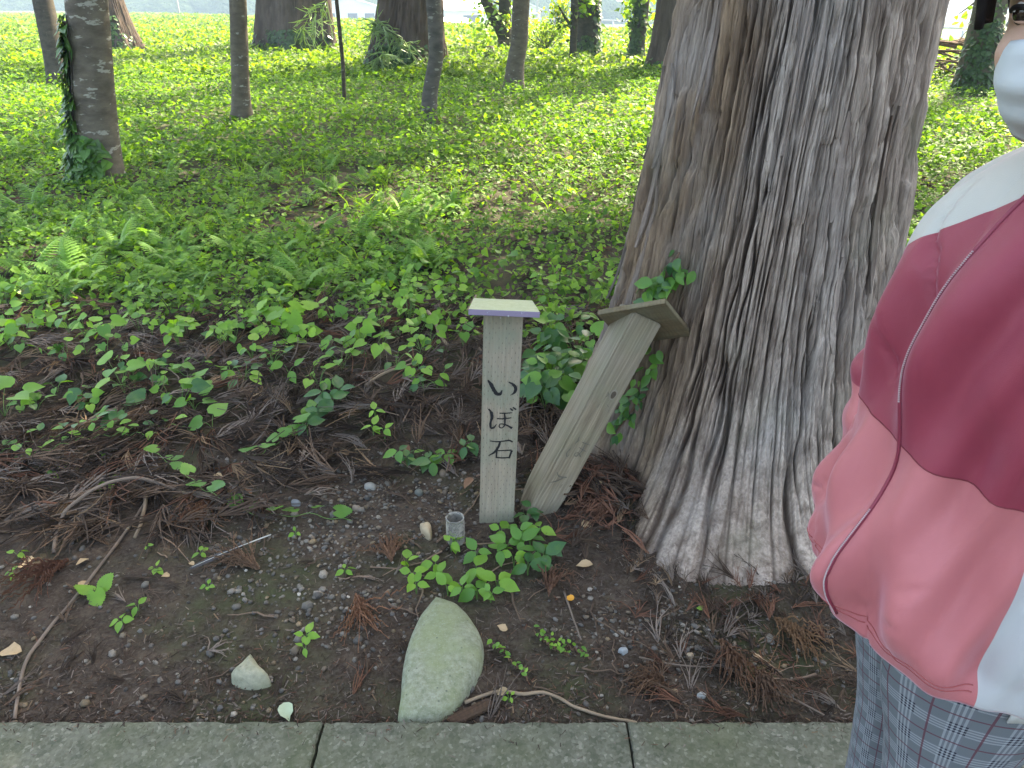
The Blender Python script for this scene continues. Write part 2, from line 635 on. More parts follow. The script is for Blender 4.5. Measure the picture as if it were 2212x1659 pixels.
# ------------------------------------------------------------------ trees
def bark_cedar(name, a=(0.20, 0.175, 0.155), b=(0.11, 0.075, 0.055), c2=(0.30, 0.28, 0.27)):
    q = NT(name)
    p = q.pos((1, 1, 0.12))
    n1 = q.noise(p, 26, 5, 0.65, 0.6); n2 = q.noise(q.pos((1, 1, 0.3)), 5, 4); n3 = q.noise(q.pos((1, 1, 0.05)), 120, 3, 0.7)
    c = q.attr()
    c = q.mix(q.ramp(n1, [(0.30, 0.85), (0.6, 0.0)]), c, b)
    c = q.mix(q.ramp(n2, [(0.45, 0.0), (0.7, 0.6)]), c, c2)
    c = q.mix(q.ramp(n3, [(0.35, 0.45), (0.6, 0.0)]), c, b)
    ng = q.noise(q.pos(), 3.1, 4)
    c = q.mix(q.ramp(ng, [(0.58, 0.0), (0.75, 0.3)]), c, (0.12, 0.14, 0.085))
    q.color(c); q.rough(0.92, 0.15)
    q.bump(q.math('ADD', n1, q.math('MULTIPLY', n3, 0.6)), 1.0, 0.008)
    return q.m


def bark_smooth(name, c0=(0.05, 0.045, 0.035), c1=(0.115, 0.10, 0.08), lich=(0.30, 0.31, 0.28), amount=0.5):
    q = NT(name)
    n1 = q.noise(q.pos((1, 1, 2.2)), 7, 5, 0.6)
    n2 = q.noise(q.pos((1, 1, 2.6)), 7.5, 4, 0.6)
    n3 = q.noise(q.pos((0.6, 0.6, 6)), 22, 3)
    c = q.ramp(n1, [(0.3, c0), (0.7, c1)])
    c = q.mix(q.ramp(n2, [(0.66 - amount * 0.04, 0.0), (0.69 - amount * 0.035, 0.8)]), c, lich)
    c = q.mix(q.ramp(n3, [(0.64, 0.0), (0.70, 0.4)]), c, (0.15, 0.135, 0.10))
    q.color(c); q.rough(0.85, 0.25)
    q.bump(q.math('ADD', n1, n3), 0.5, 0.01)
    return q.m


BARK = bark_cedar('cedar_bark', b=(0.085, 0.058, 0.044), c2=(0.38, 0.35, 0.325))
BARK_FAR = bark_cedar('cedar_bark_far', b=(0.055, 0.038, 0.028), c2=(0.13, 0.105, 0.088))
CHERRY = bark_smooth('cherry_bark', (0.07, 0.06, 0.047), (0.15, 0.13, 0.10), (0.33, 0.33, 0.29), amount=1.7)
CHERRY2 = bark_smooth('slim_bark', (0.065, 0.055, 0.042), (0.14, 0.12, 0.09), amount=1.0)
MAPLE = bark_smooth('dark_bark', (0.03, 0.027, 0.02), (0.08, 0.068, 0.05), (0.16, 0.16, 0.13), 0.2)
LEAF_CROWN = leaf_mat('crown_leaf', trans=0.5)
LEAF = leaf_mat('ground_leaf', trans=0.5, rough=0.5, spec=0.2)
IVY = leaf_mat('ivy_leaf', trans=0.3, rough=0.3)


def strip_bark(th, z, R, w=0.035, seed=1, tw=1.0):
    """height and tint of fibrous bark that peels in upright strips"""
    per = 2 * np.pi * R / w
    warp = 1.1 * (fbm(th * 3.0, z * 1.0, seed, 3) - 0.45) * tw + 0.35 * (vnoise(th * 9, z * 3, seed + 4) - 0.5)
    u = th / (2 * np.pi) * per + warp
    c = np.floor(u); f = u - c
    e = np.minimum(f, 1 - f)
    seg = z / (0.25 + 0.6 * hash2(c, 0 * c, seed)) + 7 * hash2(c, 0 * c + 1, seed)
    sg = np.floor(seg); fs = seg - sg
    r1 = hash2(c, sg, seed + 2)
    wid = 0.05 + 0.15 * hash2(c, sg, seed + 6)
    crack = sstep(0, 1, np.clip(e / wid, 0, 1))
    crack = 1 - (1 - crack) * (0.25 + 0.75 * vnoise(c * 1.7, z * 5, seed + 8))
    h = 0.016 * r1 + 0.030 * (crack - 1)
    h = h - 0.006 * sstep(0.08, 0.0, np.minimum(fs, 1 - fs)) * r1
    u2 = th / (2 * np.pi) * per * 3.3 + 2.2 * fbm(th * 7, z * 3, seed + 11, 3)
    f2 = u2 - np.floor(u2)
    fine = sstep(0, 0.35, np.minimum(f2, 1 - f2))
    h = h + 0.010 * (fine - 1) * vnoise(np.floor(u2) * 3.3, z * 9, seed + 13)
    h = h + 0.010 * (fbm(th * 30, z * 12, seed + 17, 3) - 0.45) + 0.012 * (fbm(th * 6, z * 2.5, seed + 23, 3) - 0.45)
    return h, crack, r1


def trunk_mesh(name, base, axis_fn, rad_fn, z0, z1, nth, nz, mat, parent, disp=None, tint=None, th0=np.pi / 2, zpow=1.0, fine=None):
    th = th0 + np.linspace(0, 2 * np.pi, nth)           # first and last column meet on the far side
    if fine is not None:                                # more columns on the side that faces the path
        f0, f1, share_ = fine
        n1 = int(nth * share_); n0 = (nth - n1) // 2
        th = np.r_[np.linspace(th0, f0, n0, endpoint=False), np.linspace(f0, f1, n1, endpoint=False), np.linspace(f1, th0 + 2 * np.pi, nth - n0 - n1)]
    zz = z0 + (z1 - z0) * np.linspace(0, 1, nz) ** zpow
    TH, Z = np.meshgrid(th, zz)
    R = rad_fn(TH, Z)
    col = None
    if disp is not None:
        h, crack, r1 = disp(TH, Z)
        R = R + h
        if tint is not None:
            col = tint(TH, Z, crack, r1)
    C = axis_fn(Z)
    X = C[..., 0] + R * np.cos(TH); Y = C[..., 1] + R * np.sin(TH)
    V = np.stack([X, Y, Z], -1)
    V[:, -1] = V[:, 0]
    V = V.reshape(-1, 3)
    i = np.arange(nz - 1)[:, None] * nth + np.arange(nth - 1)[None]
    F = np.stack([i, i + 1, i + nth + 1, i + nth], -1).reshape(-1, 4)
    if col is not None:
        col = col.reshape(-1, 3)
    return mesh_obj(name, V, F, mat, parent, True, col)


def cedar_tint(a=(0.17, 0.145, 0.125), b=(0.29, 0.265, 0.25), inner=(0.075, 0.045, 0.03), warm=None):
    a = np.array(a); b = np.array(b); inner = np.array(inner)

    def fn(TH, Z, crack, r1):
        c = a + (b - a) * r1[..., None]
        if warm is not None:
            c = c * (1 - warm(TH, Z)[..., None]) + np.array([0.27, 0.195, 0.13]) * (0.7 + 0.6 * r1[..., None]) * warm(TH, Z)[..., None]
        return c * crack[..., None] + inner * (1 - crack[..., None])
    return fn


# ---- crowns
QV = np.array([[-0.5, 0, 0], [0, 0.5, 0.08], [0.5, 0, 0], [0, -0.5, 0.08]]) * np.array([0.62, 1.0, 1.0])
QF = np.array([[0, 1, 2], [0, 2, 3]])


def rand_rot(n, r=rng, flat=0.6):
    a = r.uniform(0, 2 * np.pi, n); b = r.normal(0, flat, n); c = r.normal(0, flat, n)
    return rotz(a) @ rotx(b) @ roty(c)


def leaf_cols(n, lo, hi, r=rng):
    t = r.random(n) ** 1.2
    lo = np.array(lo); hi = np.array(hi)
    return (lo + (hi - lo) * t[:, None]) * r.uniform(0.75, 1.2, n)[:, None]


def leaf_cloud(name, centres, spread, per, size, mat, parent, lo, hi, flat=0.6, r=rng, drop=0.0):
    centres = np.asarray(centres, float)
    n = len(centres) * per
    c = np.repeat(centres, per, 0)
    sp = np.asarray(spread, float) if hasattr(spread, '__len__') else np.array([spread] * 3)
    T = c + r.normal(0, 1, (n, 3)) * sp
    S = size * r.uniform(0.6, 1.3, n)
    V, F = scatter(QV, QF, T, rand_rot(n, r, flat), S)
    tone = np.repeat(r.uniform(0.7, 1.25, len(centres)), per)
    col = np.repeat(leaf_cols(n, lo, hi, r) * tone[:, None], 4, 0)
    return mesh_obj(name, V, F, mat, parent, False, col)


def limbs(root_pts, tips, r0, mat, parent, r=rng, name='limb'):
    """one mesh of limbs running from points on the trunk to the crown's clumps"""
    parts = []
    for a, b in zip(root_pts, tips):
        a = np.asarray(a, float); b = np.asarray(b, float)
        m = (a + b) / 2 + r.normal(0, 0.08, 3) * np.linalg.norm(b - a) + np.array([0, 0, 0.12 * np.linalg.norm(b - a)])
        p = spline([a, m, b], 7)
        parts.append(tube(p, np.linspace(r0, r0 * 0.25, 7), 5))
    V, F = join(parts)
    return mesh_obj(name, V, clean(F), mat, parent, True)


def broad_crown(parent, top, zlo, zhi, rad, nclump, per, size, bark, r, lo=(0.035, 0.085, 0.015), hi=(0.09, 0.17, 0.03), off=(0, 0)):
    """crown of leaf clumps on limbs; top(z) gives the trunk's axis"""
    tips, roots = [], []
    for k in range(nclump):
        z = r.uniform(zlo, zhi); f = (z - zlo) / (zhi - zlo)
        rr = rad * (0.55 + 0.75 * math.sin(math.pi * min(1, 0.15 + 0.8 * f))) * math.sqrt(r.uniform(0.05, 1)) * 0.75
        a = r.uniform(0, 2 * math.pi)
        ax = top(z)
        tips.append([ax[0] + off[0] + rr * math.cos(a), ax[1] + off[1] + rr * math.sin(a), z])
        zr = max(zlo * 0.75, z - rr * 0.6 - 0.5)
        roots.append(list(top(zr)) + [zr])
    limbs(roots, tips, 0.05, bark, parent, r)
    leaf_cloud('crown', tips, (0.42, 0.42, 0.28), per, size, LEAF_CROWN, parent, lo, hi, 0.7, r)


def cedar_crown(parent, top, zlo, zhi, rad, n, per, r, size=0.16):
    tips, roots = [], []
    for k in range(n):
        f = r.random(); z = zlo + (zhi - zlo) * f
        a = r.uniform(0, 2 * math.pi); L = rad * (1.05 - 0.8 * f)
        for q in np.linspace(0.35, 1.0, 5):
            ax = top(z)
            tips.append([ax[0] + L * q * math.cos(a), ax[1] + L * q * math.sin(a), z - 0.25 * q * q * L])
        roots.append((list(top(z)) + [z], tips[-1]))
    limbs([a for a, b in roots], [b for a, b in roots], 0.05, BARK_FAR, parent, r)
    leaf_cloud('crown', tips, (0.25, 0.25, 0.16), per, size, LEAF_CROWN, parent, (0.025, 0.06, 0.018), (0.06, 0.11, 0.03), 0.8, r)


def tree(name, label, base_px, top_px, w_px, dia, bark, mids=(), group=None, crown=None, flare=0.18, cedar=False, lean_y=0.0, h=9.0, seed=1, nth=56, nz=90, hang=None):
    """trunk placed by where its foot stands on the ground; w_px is its width above the flare"""
    r = np.random.default_rng(seed)
    b = hit(*base_px)
    D = b[1]
    t = on_y(top_px[0], top_px[1], D + lean_y)
    pts = [np.array([0, 0, -0.25]), np.array([0, 0, 0.0])]
    for m in mids:
        p = on_y(m[0], m[1], D + lean_y * (m[1] - base_px[1]) / (top_px[1] - base_px[1])); pts.append(p - b)
    tp = t - b
    pts.append(tp)
    dirv = (tp - pts[-2]) if len(mids) == 0 else (tp - np.array([0, 0, 0.0]))
    s = dirv / max(dirv[2], 1e-3)
    pts.append(tp + s * np.array([0.6, 0.6, 1]) * (h - tp[2]) * 0.5 + 0)
    pts.append(tp + s * np.array([0.6, 0.6, 1]) * (h - tp[2]))
    pts = np.array(pts)
    zs = pts[:, 2]

    def axis(Z):
        return np.stack([np.interp(Z, zs, pts[:, 0]), np.interp(Z, zs, pts[:, 1])], -1)
    R0 = dia / 2

    def rad(TH, Z):
        f = np.clip(Z / h, 0, 1)
        rr = R0 * (1 - 0.62 * f ** 1.2) + R0 * flare * np.exp(-np.clip(Z, 0, 9) / (R0 * 1.3))
        lob = 1 + (0.16 if cedar else 0.07) * np.sin(TH * (5 if cedar else 3) + seed) * np.exp(-np.clip(Z, 0, 9) / (R0 * 1.8)) + 0.04 * np.sin(2 * TH + seed * 2 + Z * 0.8)
        return rr * lob
    o = thing(name, label, 'tree', tuple(b), group)
    if cedar:
        trunk_mesh('trunk', b, axis, rad, -0.3, h, nth * 3, int(nz * 0.72), BARK_FAR, o, lambda th, z: tuple([v * (1.6 if i == 0 else 1) for i, v in enumerate(strip_bark(th, z, R0, 0.055, seed))]),
                   cedar_tint((0.065, 0.048, 0.036), (0.125, 0.095, 0.075), (0.03, 0.02, 0.014)), zpow=1.7)
    else:
        def disp(th, z):
            hh = R0 * 0.10 * (fbm(np.cos(th) * 1.5 + 3, z * 1.7 + np.sin(th) * 1.5, seed, 3) - 0.45)
            return hh, np.ones_like(hh), np.ones_like(hh)
        trunk_mesh('trunk', b, axis, rad, -0.25, h, nth, nz, bark, o, disp, None, zpow=1.5)
    top = lambda z: axis(np.array(z))
    if crown:
        kind = crown[0]
        if kind == 'b':
            broad_crown(o, top, *crown[1:], bark=bark, r=r)
        else:
            cedar_crown(o, top, *crown[1:], r=r)
    return o, b, axis, rad


# leaves of climbing plants laid along a trunk
IV_V = np.array([[0, 0, 0], [-0.42, 0.1, 0.06], [-0.36, 0.5, 0.03], [0, 1, -0.08], [0.36, 0.5, 0.03], [0.42, 0.1, 0.06], [0, 0.5, -0.03]])
IV_F = np.array([[0, 6, 1], [1, 6, 2], [2, 6, 3], [3, 6, 4], [4, 6, 5], [5, 6, 0]])


def ivy_on(parent, base, axis, rad, n, z0, z1, th_c, th_w, size, lo, hi, r, zp=1.0, name='ivy'):
    z = z0 + (z1 - z0) * r.random(n) ** zp
    th = th_c + r.normal(0, th_w, n) * (1 - 0.5 * (z - z0) / (z1 - z0))
    R = rad(th, z) + r.uniform(0.005, 0.05, n)
    C = axis(z)
    T = np.stack([C[:, 0] + R * np.cos(th), C[:, 1] + R * np.sin(th), z], -1)
    Rm = rotz(th + np.pi / 2) @ rotx(np.full(n, np.pi / 2 - 0.6) + r.normal(0, 0.35, n)) @ rotz(np.pi + r.normal(0, 0.6, n))
    V, F = scatter(IV_V, IV_F, T, Rm, size * r.uniform(0.6, 1.3, n))
    return mesh_obj(name, V, F, IVY, parent, False, np.repeat(leaf_cols(n, lo, hi, r), len(IV_V), 0))


def spray(parent, pts, n, size, r, lo, hi, spread, name='twig_leaves'):
    c = np.asarray(pts, float)[r.integers(0, len(pts), n)]
    T = c + r.normal(0, 1, (n, 3)) * np.asarray(spread)
    V, F = scatter(IV_V, IV_F, T, rand_rot(n, r, 0.7), size * r.uniform(0.6, 1.2, n))
    return mesh_obj(name, V, F, LEAF_CROWN, parent, False, np.repeat(leaf_cols(n, lo, hi, r), len(IV_V), 0))


def low_branch(parent, a_px, b_px, y, n, size, seed, base, lo=(0.09, 0.2, 0.03), hi=(0.2, 0.34, 0.06), bark=None, thick=0.015, spread=(0.12, 0.2, 0.12), dy=0.0):
    r = np.random.default_rng(seed)
    a = on_y(*a_px, y) - base; b = on_y(*b_px, y + dy) - base
    p = spline([a, (a + b) / 2 + r.normal(0, 0.05, 3), b], 9)
    tube_obj('branch', p, np.linspace(thick, thick * 0.3, 9), bark or MAPLE, parent, 5)
    spray(parent, p[3:], n, size, r, lo, hi, spread)


def cedar_sprig(parent, pts, seed, base, L=0.16, n=90, col=((0.18, 0.27, 0.14), (0.32, 0.42, 0.24)), name='cedar_foliage', thick=0.006):
    """drooping cedar spray: a stem with needle-clad side shoots"""
    r = np.random.default_rng(seed)
    p = spline(np.asarray(pts) - base, 16)
    tube_obj('branch', p, np.linspace(thick, thick * 0.4, 16), MAPLE, parent, 5)
    parts = []
    for i in range(n):
        k = r.integers(3, 16); a = p[k] + r.normal(0, 0.02, 3)
        d = np.array([r.normal(0, 0.7), r.normal(0, 0.6), r.normal(-0.55, 0.35)]); d /= np.linalg.norm(d)
        l = L * r.uniform(0.5, 1.3)
        q = np.array([a, a + d * l * 0.35 + [0, 0, 0.01], a + d * l * 0.7, a + d * l + [0, 0, -0.15 * l]])
        V, F = tube(q, [0.009, 0.014, 0.012, 0.002], 3, False)
        parts.append((V, F))
        for j in range(3):
            s = q[1 + j % 3]; d2 = d + r.normal(0, 0.5, 3); d2 /= np.linalg.norm(d2)
            V, F = tube(np.array([s, s + d2 * l * 0.25, s + d2 * l * 0.5]), [0.009, 0.010, 0.002], 3, False)
            parts.append((V, F))
    V, F = join(parts)
    col = np.repeat(leaf_cols(len(V) // 3, *col, r), 3, 0)
    col = np.vstack([col, np.repeat(col[-1:], len(V) - len(col), 0)])
    return mesh_obj(name, V, F, LEAF_CROWN, parent, False, col)


# ---- the great cedar on the right
BC = np.array([0.83, 2.46])


def big_axis(Z):
    return np.stack([BC[0] + 0.030 * Z, BC[1] + 0.012 * Z], -1)


def big_rad(TH, Z):
    Zc = np.clip(Z, -0.1, 20)
    r = 0.298 + 0.255 * np.exp(-np.clip(Zc, 0, 20) / 0.92) - 0.006 * np.clip(Zc - 1.5, 0, 20)

    def lobe(deg, amp, wid, dec):
        d = (np.degrees(TH) - deg + 180) % 360 - 180
        return amp * np.exp(-(d / wid) ** 2) * np.exp(-np.clip(Zc, 0, 9) / dec)
    r = r + lobe(244, 0.27, 22, 0.17) + lobe(268, 0.17, 26, 0.2) + lobe(300, 0.15, 25, 0.22)
    r = r + lobe(188, 0.15, 20, 0.55) - lobe(219, 0.14, 12, 0.45) + lobe(30, 0.12, 25, 0.3) + lobe(110, 0.15, 30, 0.3)
    r = r + 0.018 * np.sin(4 * TH + 1.3 * Zc) + 0.010 * np.sin(7 * TH - 2.2 * Zc)
    return r


_sr = np.random.default_rng(88)
SPLITS = [(math.radians(_sr.uniform(170, 335)), _sr.uniform(0.05, 2.3), _sr.uniform(0.06, 0.42), _sr.uniform(0.003, 0.0075), _sr.uniform(0, 9)) for _ in range(95)]


def deep_splits(th, z):
    """long open cracks where the bark has drawn apart"""
    out = np.zeros(np.broadcast(th, z).shape)
    tm = th % (2 * np.pi)
    for a, zc, L, w, ph in SPLITS:
        u = (z - zc) / L
        d = (tm - a - 0.014 * np.sin(z * 4 + ph) - 0.012 * np.sin(z * 23 + ph)) * 0.45
        ww = w * np.clip(1 - u * u, 0, 1) ** 0.7 + 1e-5
        out = np.maximum(out, np.exp(-(d / ww) ** 2) * (np.abs(u) < 1) * np.clip(2 * (1 - np.abs(u)), 0, 1))
    return out


def big_disp(th, z):
    h, cr, r1 = strip_bark(th, z, 0.42, 0.036, 21, 0.55)
    h2, cr2, r2 = strip_bark(th + 0.3, z + 3, 0.42, 0.11, 35, 0.5)
    h3, cr3, r3 = strip_bark(th + 1.1, z * 1.4 + 9, 0.42, 0.018, 47, 1.0)
    k = np.minimum(cr, 0.3 + 0.7 * cr2) * (0.62 + 0.38 * cr3)
    flake = sstep(0.46, 0.56, fbm(th * 5, z * 3.0, 61, 4))
    split = deep_splits(th, z)
    sm = 0.40 + 0.60 * sstep(0.03, 0.45, z)
    return (h * 0.95 + h2 * 0.85 + h3 * 0.35 - 0.014 * flake) * sm - 0.032 * split, k * (1 - 0.9 * split), 0.35 * r1 + 0.4 * r2 + 0.25 * r3


def big_warm(TH, Z):
    d = np.degrees(TH) % 360
    return 0.9 * sstep(248, 222, d) * sstep(150, 175, d) + 0.35 * fbm(TH * 3, Z * 2, 51, 3) * sstep(0.4, 0.6, fbm(TH * 2.2, Z * 1.3, 57, 3))


def make_big_cedar():
    o = thing('cedar_tree', 'massive old cedar with peeling grey fibrous bark beside the leaning post', 'tree', (BC[0], BC[1], 0))
    off = lambda Z: big_axis(Z) - BC
    z_hi = 2.6
    t = trunk_mesh('trunk', None, off, big_rad, -0.12, z_hi, 800, 300, BARK, o, big_disp,
                   cedar_tint((0.22, 0.172, 0.138), (0.55, 0.465, 0.395), (0.028, 0.018, 0.013), big_warm), fine=(math.radians(160), math.radians(335), 0.86))
    trunk_mesh('upper_trunk', None, off, lambda T, Z: big_rad(T, Z) * (1 - 0.55 * np.clip((Z - 2.5) / 14, 0, 1)), z_hi - 0.02, 15, 160, 120, BARK, o, big_disp,
               cedar_tint((0.15, 0.13, 0.118), (0.32, 0.295, 0.285)))
    r = np.random.default_rng(5)
    # a torn-off pale sliver of wood and loose bark strips standing proud of the trunk
    for k in range(22):
        th = math.radians(r.uniform(175, 320)); z = r.uniform(0.15, 1.9)
        L = r.uniform(0.2, 0.6); w = r.uniform(0.006, 0.015)
        zz = np.linspace(z, z + L, 9)
        lift = 0.010 + 0.012 * np.abs(np.linspace(-1, 1, 9)) ** 3 * r.uniform(0.2, 1.4)
        drift = np.cumsum(r.normal(0, 0.006, 9))
        V = []
        for i in range(9):
            for s in (-1, 1):
                for dd in (0.0, 0.007):
                    ww = w * (1 - 0.7 * abs(2 * i / 8 - 1) ** 4)
                    a = th + drift[i] + s * ww / 0.42
                    hh = float(big_disp(np.array([a]), np.array([zz[i]]))[0][0])
                    R = float(big_rad(np.array([a]), np.array([zz[i]]))[0]) + max(hh, -0.005) * 0.5 + lift[i] - 0.008 + dd
                    c = big_axis(zz[i]) - BC
                    V.append((c[0] + R * math.cos(a), c[1] + R * math.sin(a), zz[i]))
        F = []
        for i in range(8):
            b = i * 4; n = b + 4
            F += [(b + 1, b + 3, n + 3, n + 1), (b, b + 1, n + 1, n), (b + 3, b + 2, n + 2, n + 3)]
        F += [(0, 2, 3, 1), (32, 33, 35, 34)]
        pale = r.random()
        colr = np.array([0.19, 0.155, 0.13]) * (0.65 + 0.8 * pale)
        mesh_obj('bark_strip', V, F, BARK, o, False, np.repeat(colr[None], len(V), 0))
    cedar_crown(o, lambda z: off(np.array(z)), 4.5, 15, 3.6, 34, 55, r)
    return o


BIG = make_big_cedar()

# ---- the other trees of the grove
def make_trees():
    r = np.random.default_rng(77)
    # cherry with vine, front left
    o, b, ax, rd = tree('cherry_tree', 'grey barked tree with pale lichen bands and a vine climbing its side', (217, 392), (186, 0), 75, 0.335, CHERRY, seed=3, flare=0.42,
                        crown=('b', 3.6, 8.5, 3.0, 26, 45, 0.17), h=7.5)
    ivy_on(o, b, ax, rd, 260, 0.0, 1.35, math.radians(208), 0.36, 0.10, (0.03, 0.09, 0.02), (0.09, 0.20, 0.04), r, 0.8, 'climbing_leaves')
    ivy_on(o, b, ax, rd, 170, -0.02, 0.42, math.radians(250), 0.7, 0.10, (0.03, 0.09, 0.02), (0.09, 0.22, 0.04), r, 1.0, 'climbing_leaves')
    for k in range(4):
        z = np.linspace(0, 1.3, 14); th = math.radians(195 + 12 * k) + 0.12 * np.sin(z * 5 + k)
        C = ax(z); R = rd(th, z) + 0.012
        tube_obj('vine_stem', np.stack([C[:, 0] + R * np.cos(th), C[:, 1] + R * np.sin(th), z], -1), 0.006, MAPLE, o, 5)
    # dark leaning trunk just behind it
    tree('leaning_tree', 'dark leaning trunk close behind the vine-clad cherry', (132, 186), (92, 0), 50, 0.36, MAPLE, seed=4, lean_y=0.3, mids=((112, 90),), crown=('b', 4, 9, 3.0, 16, 45, 0.17))
    o, b, ax, rd = tree('cedar_tree', 'old cedar with ivy at its flared foot behind the cherry', (258, 112), (224, 0), 55, 0.85, None, seed=6, cedar=True, flare=0.5, crown=('c', 7, 13, 2.8, 10, 40), h=12, nz=150)
    ivy_on(o, b, ax, rd, 260, -0.02, 0.9, math.radians(280), 0.6, 0.10, (0.02, 0.06, 0.02), (0.08, 0.15, 0.05), r, 1.6)
    tree('slim_tree', 'straight dark slim tree standing alone between the cherry and a broad cedar', (522, 262), (514, 0), 36, 0.235, CHERRY2, seed=8, flare=0.5, crown=('b', 4.0, 9, 2.8, 36, 50, 0.17), h=8)
    o, b, ax, rd = tree('cedar_tree', 'broad dark cedar trunk with a drooping green sprig across it', (643, 108), (638, 0), 118, 1.75, None, seed=9, cedar=True, flare=0.22, crown=('c', 8, 15, 3.0, 12, 40), h=14, nz=170, nth=70)
    ivy_on(o, b, ax, rd, 420, -0.02, 0.55, math.radians(275), 0.8, 0.11, (0.02, 0.05, 0.02), (0.07, 0.12, 0.05), r, 1.4)
    y = b[1] - 2.5
    cedar_sprig(o, [on_y(716, -14, y), on_y(692, 18, y), on_y(672, 42, y), on_y(652, 66, y)], 3, b, 0.45, 34, thick=0.015)
    # sapling
    tree('sapling', 'thin bare sapling between two broad cedars', (744, 222), (727, 0), 8, 0.062, MAPLE, seed=12, mids=((741, 140), (733, 60)), flare=0.2, h=5, nth=20, crown=('b', 2.6, 5, 1.2, 14, 40, 0.13))
    o, b, ax, rd = tree('cedar_tree', 'reddish cedar with shaggy lower trunk and feathery green sprigs on it', (872, 150), (884, 0), 105, 1.28, None, seed=14, cedar=True, flare=0.35, crown=('c', 7, 14, 3.0, 12, 40), h=13, nz=170, nth=70)
    ivy_on(o, b, ax, rd, 420, -0.02, 0.5, math.radians(265), 0.8, 0.10, (0.02, 0.06, 0.02), (0.08, 0.14, 0.05), r, 1.4)
    y = b[1] - 1.3
    cedar_sprig(o, [on_y(812, 38, y + 0.8), on_y(830, 62, y), on_y(858, 78, y), on_y(885, 96, y)], 5, b, 0.34, 60, thick=0.014)
    cedar_sprig(o, [on_y(815, 148, y - 0.6), on_y(822, 128, y - 0.6), on_y(830, 112, y - 0.6)], 6, b, 0.30, 34, thick=0.012)
    tree('slim_tree', 'slim curving tree with round pale lichen spots in front of the reddish cedar', (925, 264), (936, 0), 28, 0.19, bark_smooth('spotted_bark', (0.055, 0.05, 0.045), (0.12, 0.11, 0.095), (0.27, 0.27, 0.24), 1.6), seed=16,
         mids=((929, 200), (943, 120), (941, 60)), flare=0.45, crown=('b', 3.8, 8.5, 2.6, 34, 50, 0.17), h=8)
    tree('slim_tree', 'brown slim tree leaning to the right on a leafy mound', (1110, 198), (1126, 0), 28, 0.30, CHERRY2, seed=18, mids=((1113, 140), (1122, 90)), flare=0.45, crown=('b', 4.2, 9.5, 3.2, 46, 55, 0.17), h=8.5)
    # forked tree
    o, b, ax, rd = tree('forked_tree', 'forked tree with bright leaves around its two limbs at the field edge', (1091, 108), (1091, 0), 16, 0.36, MAPLE, seed=20, mids=((1090, 70),), crown=('b', 4.2, 9, 3.0, 12, 40, 0.2), h=8)
    y = b[1]
    tube_obj('limb', np.array([on_y(1089, 80, y), on_y(1076, 52, y), on_y(1060, 25, y), on_y(1046, -4, y), on_y(1030, -60, y)]) - b, [0.17, 0.16, 0.15, 0.13, 0.09], MAPLE, o, 9)
    for k, (a, c) in enumerate((((1076, 52), (1052, 48)), ((1090, 30), (1070, 15)), ((1062, 25), (1050, 62)), ((1088, 10), (1060, 0)))):
        low_branch(o, a, c, y, 60, 0.14, 40 + k, b, thick=0.04, spread=(0.3, 0.4, 0.3))
    o, b, ax, rd = tree('slim_tree', 'very thin dark tree in front of the ivy-covered trunk', (1237, 132), (1241, 0), 12, 0.17, MAPLE, seed=22, h=7, nth=24, crown=('b', 4.4, 8, 2.4, 26, 50, 0.17))
    y = b[1]
    low_branch(o, (1238, 60), (1206, 12), y, 10, 0.1, 51, b, thick=0.05)
    low_branch(o, (1238, 62), (1196, 36), y, 60, 0.09, 52, b, (0.02, 0.05, 0.02), (0.05, 0.1, 0.03), spread=(0.16, 0.2, 0.13))
    o, b, ax, rd = tree('ivy_tree', 'stout trunk covered in ivy down its side at the field edge', (1267, 124), (1270, 0), 34, 0.55, MAPLE, seed=24, flare=0.25, h=9, crown=('b', 4.2, 9, 3.2, 30, 50, 0.2))
    ivy_on(o, b, ax, rd, 520, 0.0, 2.6, math.radians(-20), 0.55, 0.10, (0.02, 0.05, 0.02), (0.06, 0.12, 0.04), r, 0.9)
    ivy_on(o, b, ax, rd, 160, 0.0, 0.5, math.radians(265), 0.8, 0.10, (0.03, 0.07, 0.02), (0.10, 0.18, 0.05), r, 1.2)
    low_branch(o, (1270, 26), (1258, 4), b[1] - 0.4, 60, 0.14, 55, b)
    o, b, ax, rd = tree('ivy_tree', 'bent trunk with ivy at its foot and dark twigs hanging on its side', (1374, 137), (1387, 0), 22, 0.34, MAPLE, seed=26, mids=((1376, 90), (1383, 45)), flare=0.2, h=8.5, crown=('b', 4.3, 9, 3.0, 30, 50, 0.2))
    ivy_on(o, b, ax, rd, 420, 0.0, 1.7, math.radians(240), 0.7, 0.085, (0.02, 0.05, 0.02), (0.06, 0.12, 0.04), r, 1.5)
    low_branch(o, (1381, 20), (1362, 62), b[1], 70, 0.09, 61, b, (0.02, 0.05, 0.02), (0.05, 0.1, 0.03), spread=(0.1, 0.2, 0.22))
    low_branch(o, (1385, 2), (1352, 18), b[1], 60, 0.13, 62, b)
    low_branch(o, (1388, 30), (1418, 70), b[1] + 0.6, 150, 0.15, 63, b, spread=(0.35, 0.4, 0.35), thick=0.03)
    low_branch(o, (1386, 6), (1420, 30), b[1] + 0.6, 130, 0.15, 64, b, spread=(0.35, 0.4, 0.3), thick=0.03)
    o, b, ax, rd = tree('cedar_tree', 'reddish cedar trunk half hidden behind the massive old cedar', (1462, 158), (1478, 0), 85, 1.05, None, seed=28, cedar=True, flare=0.3, crown=('c', 7, 14, 3.0, 14, 45), h=13, nz=150)
    ivy_on(o, b, ax, rd, 160, -0.02, 0.3, math.radians(250), 0.7, 0.09, (0.02, 0.06, 0.02), (0.07, 0.13, 0.05), r, 1.4)
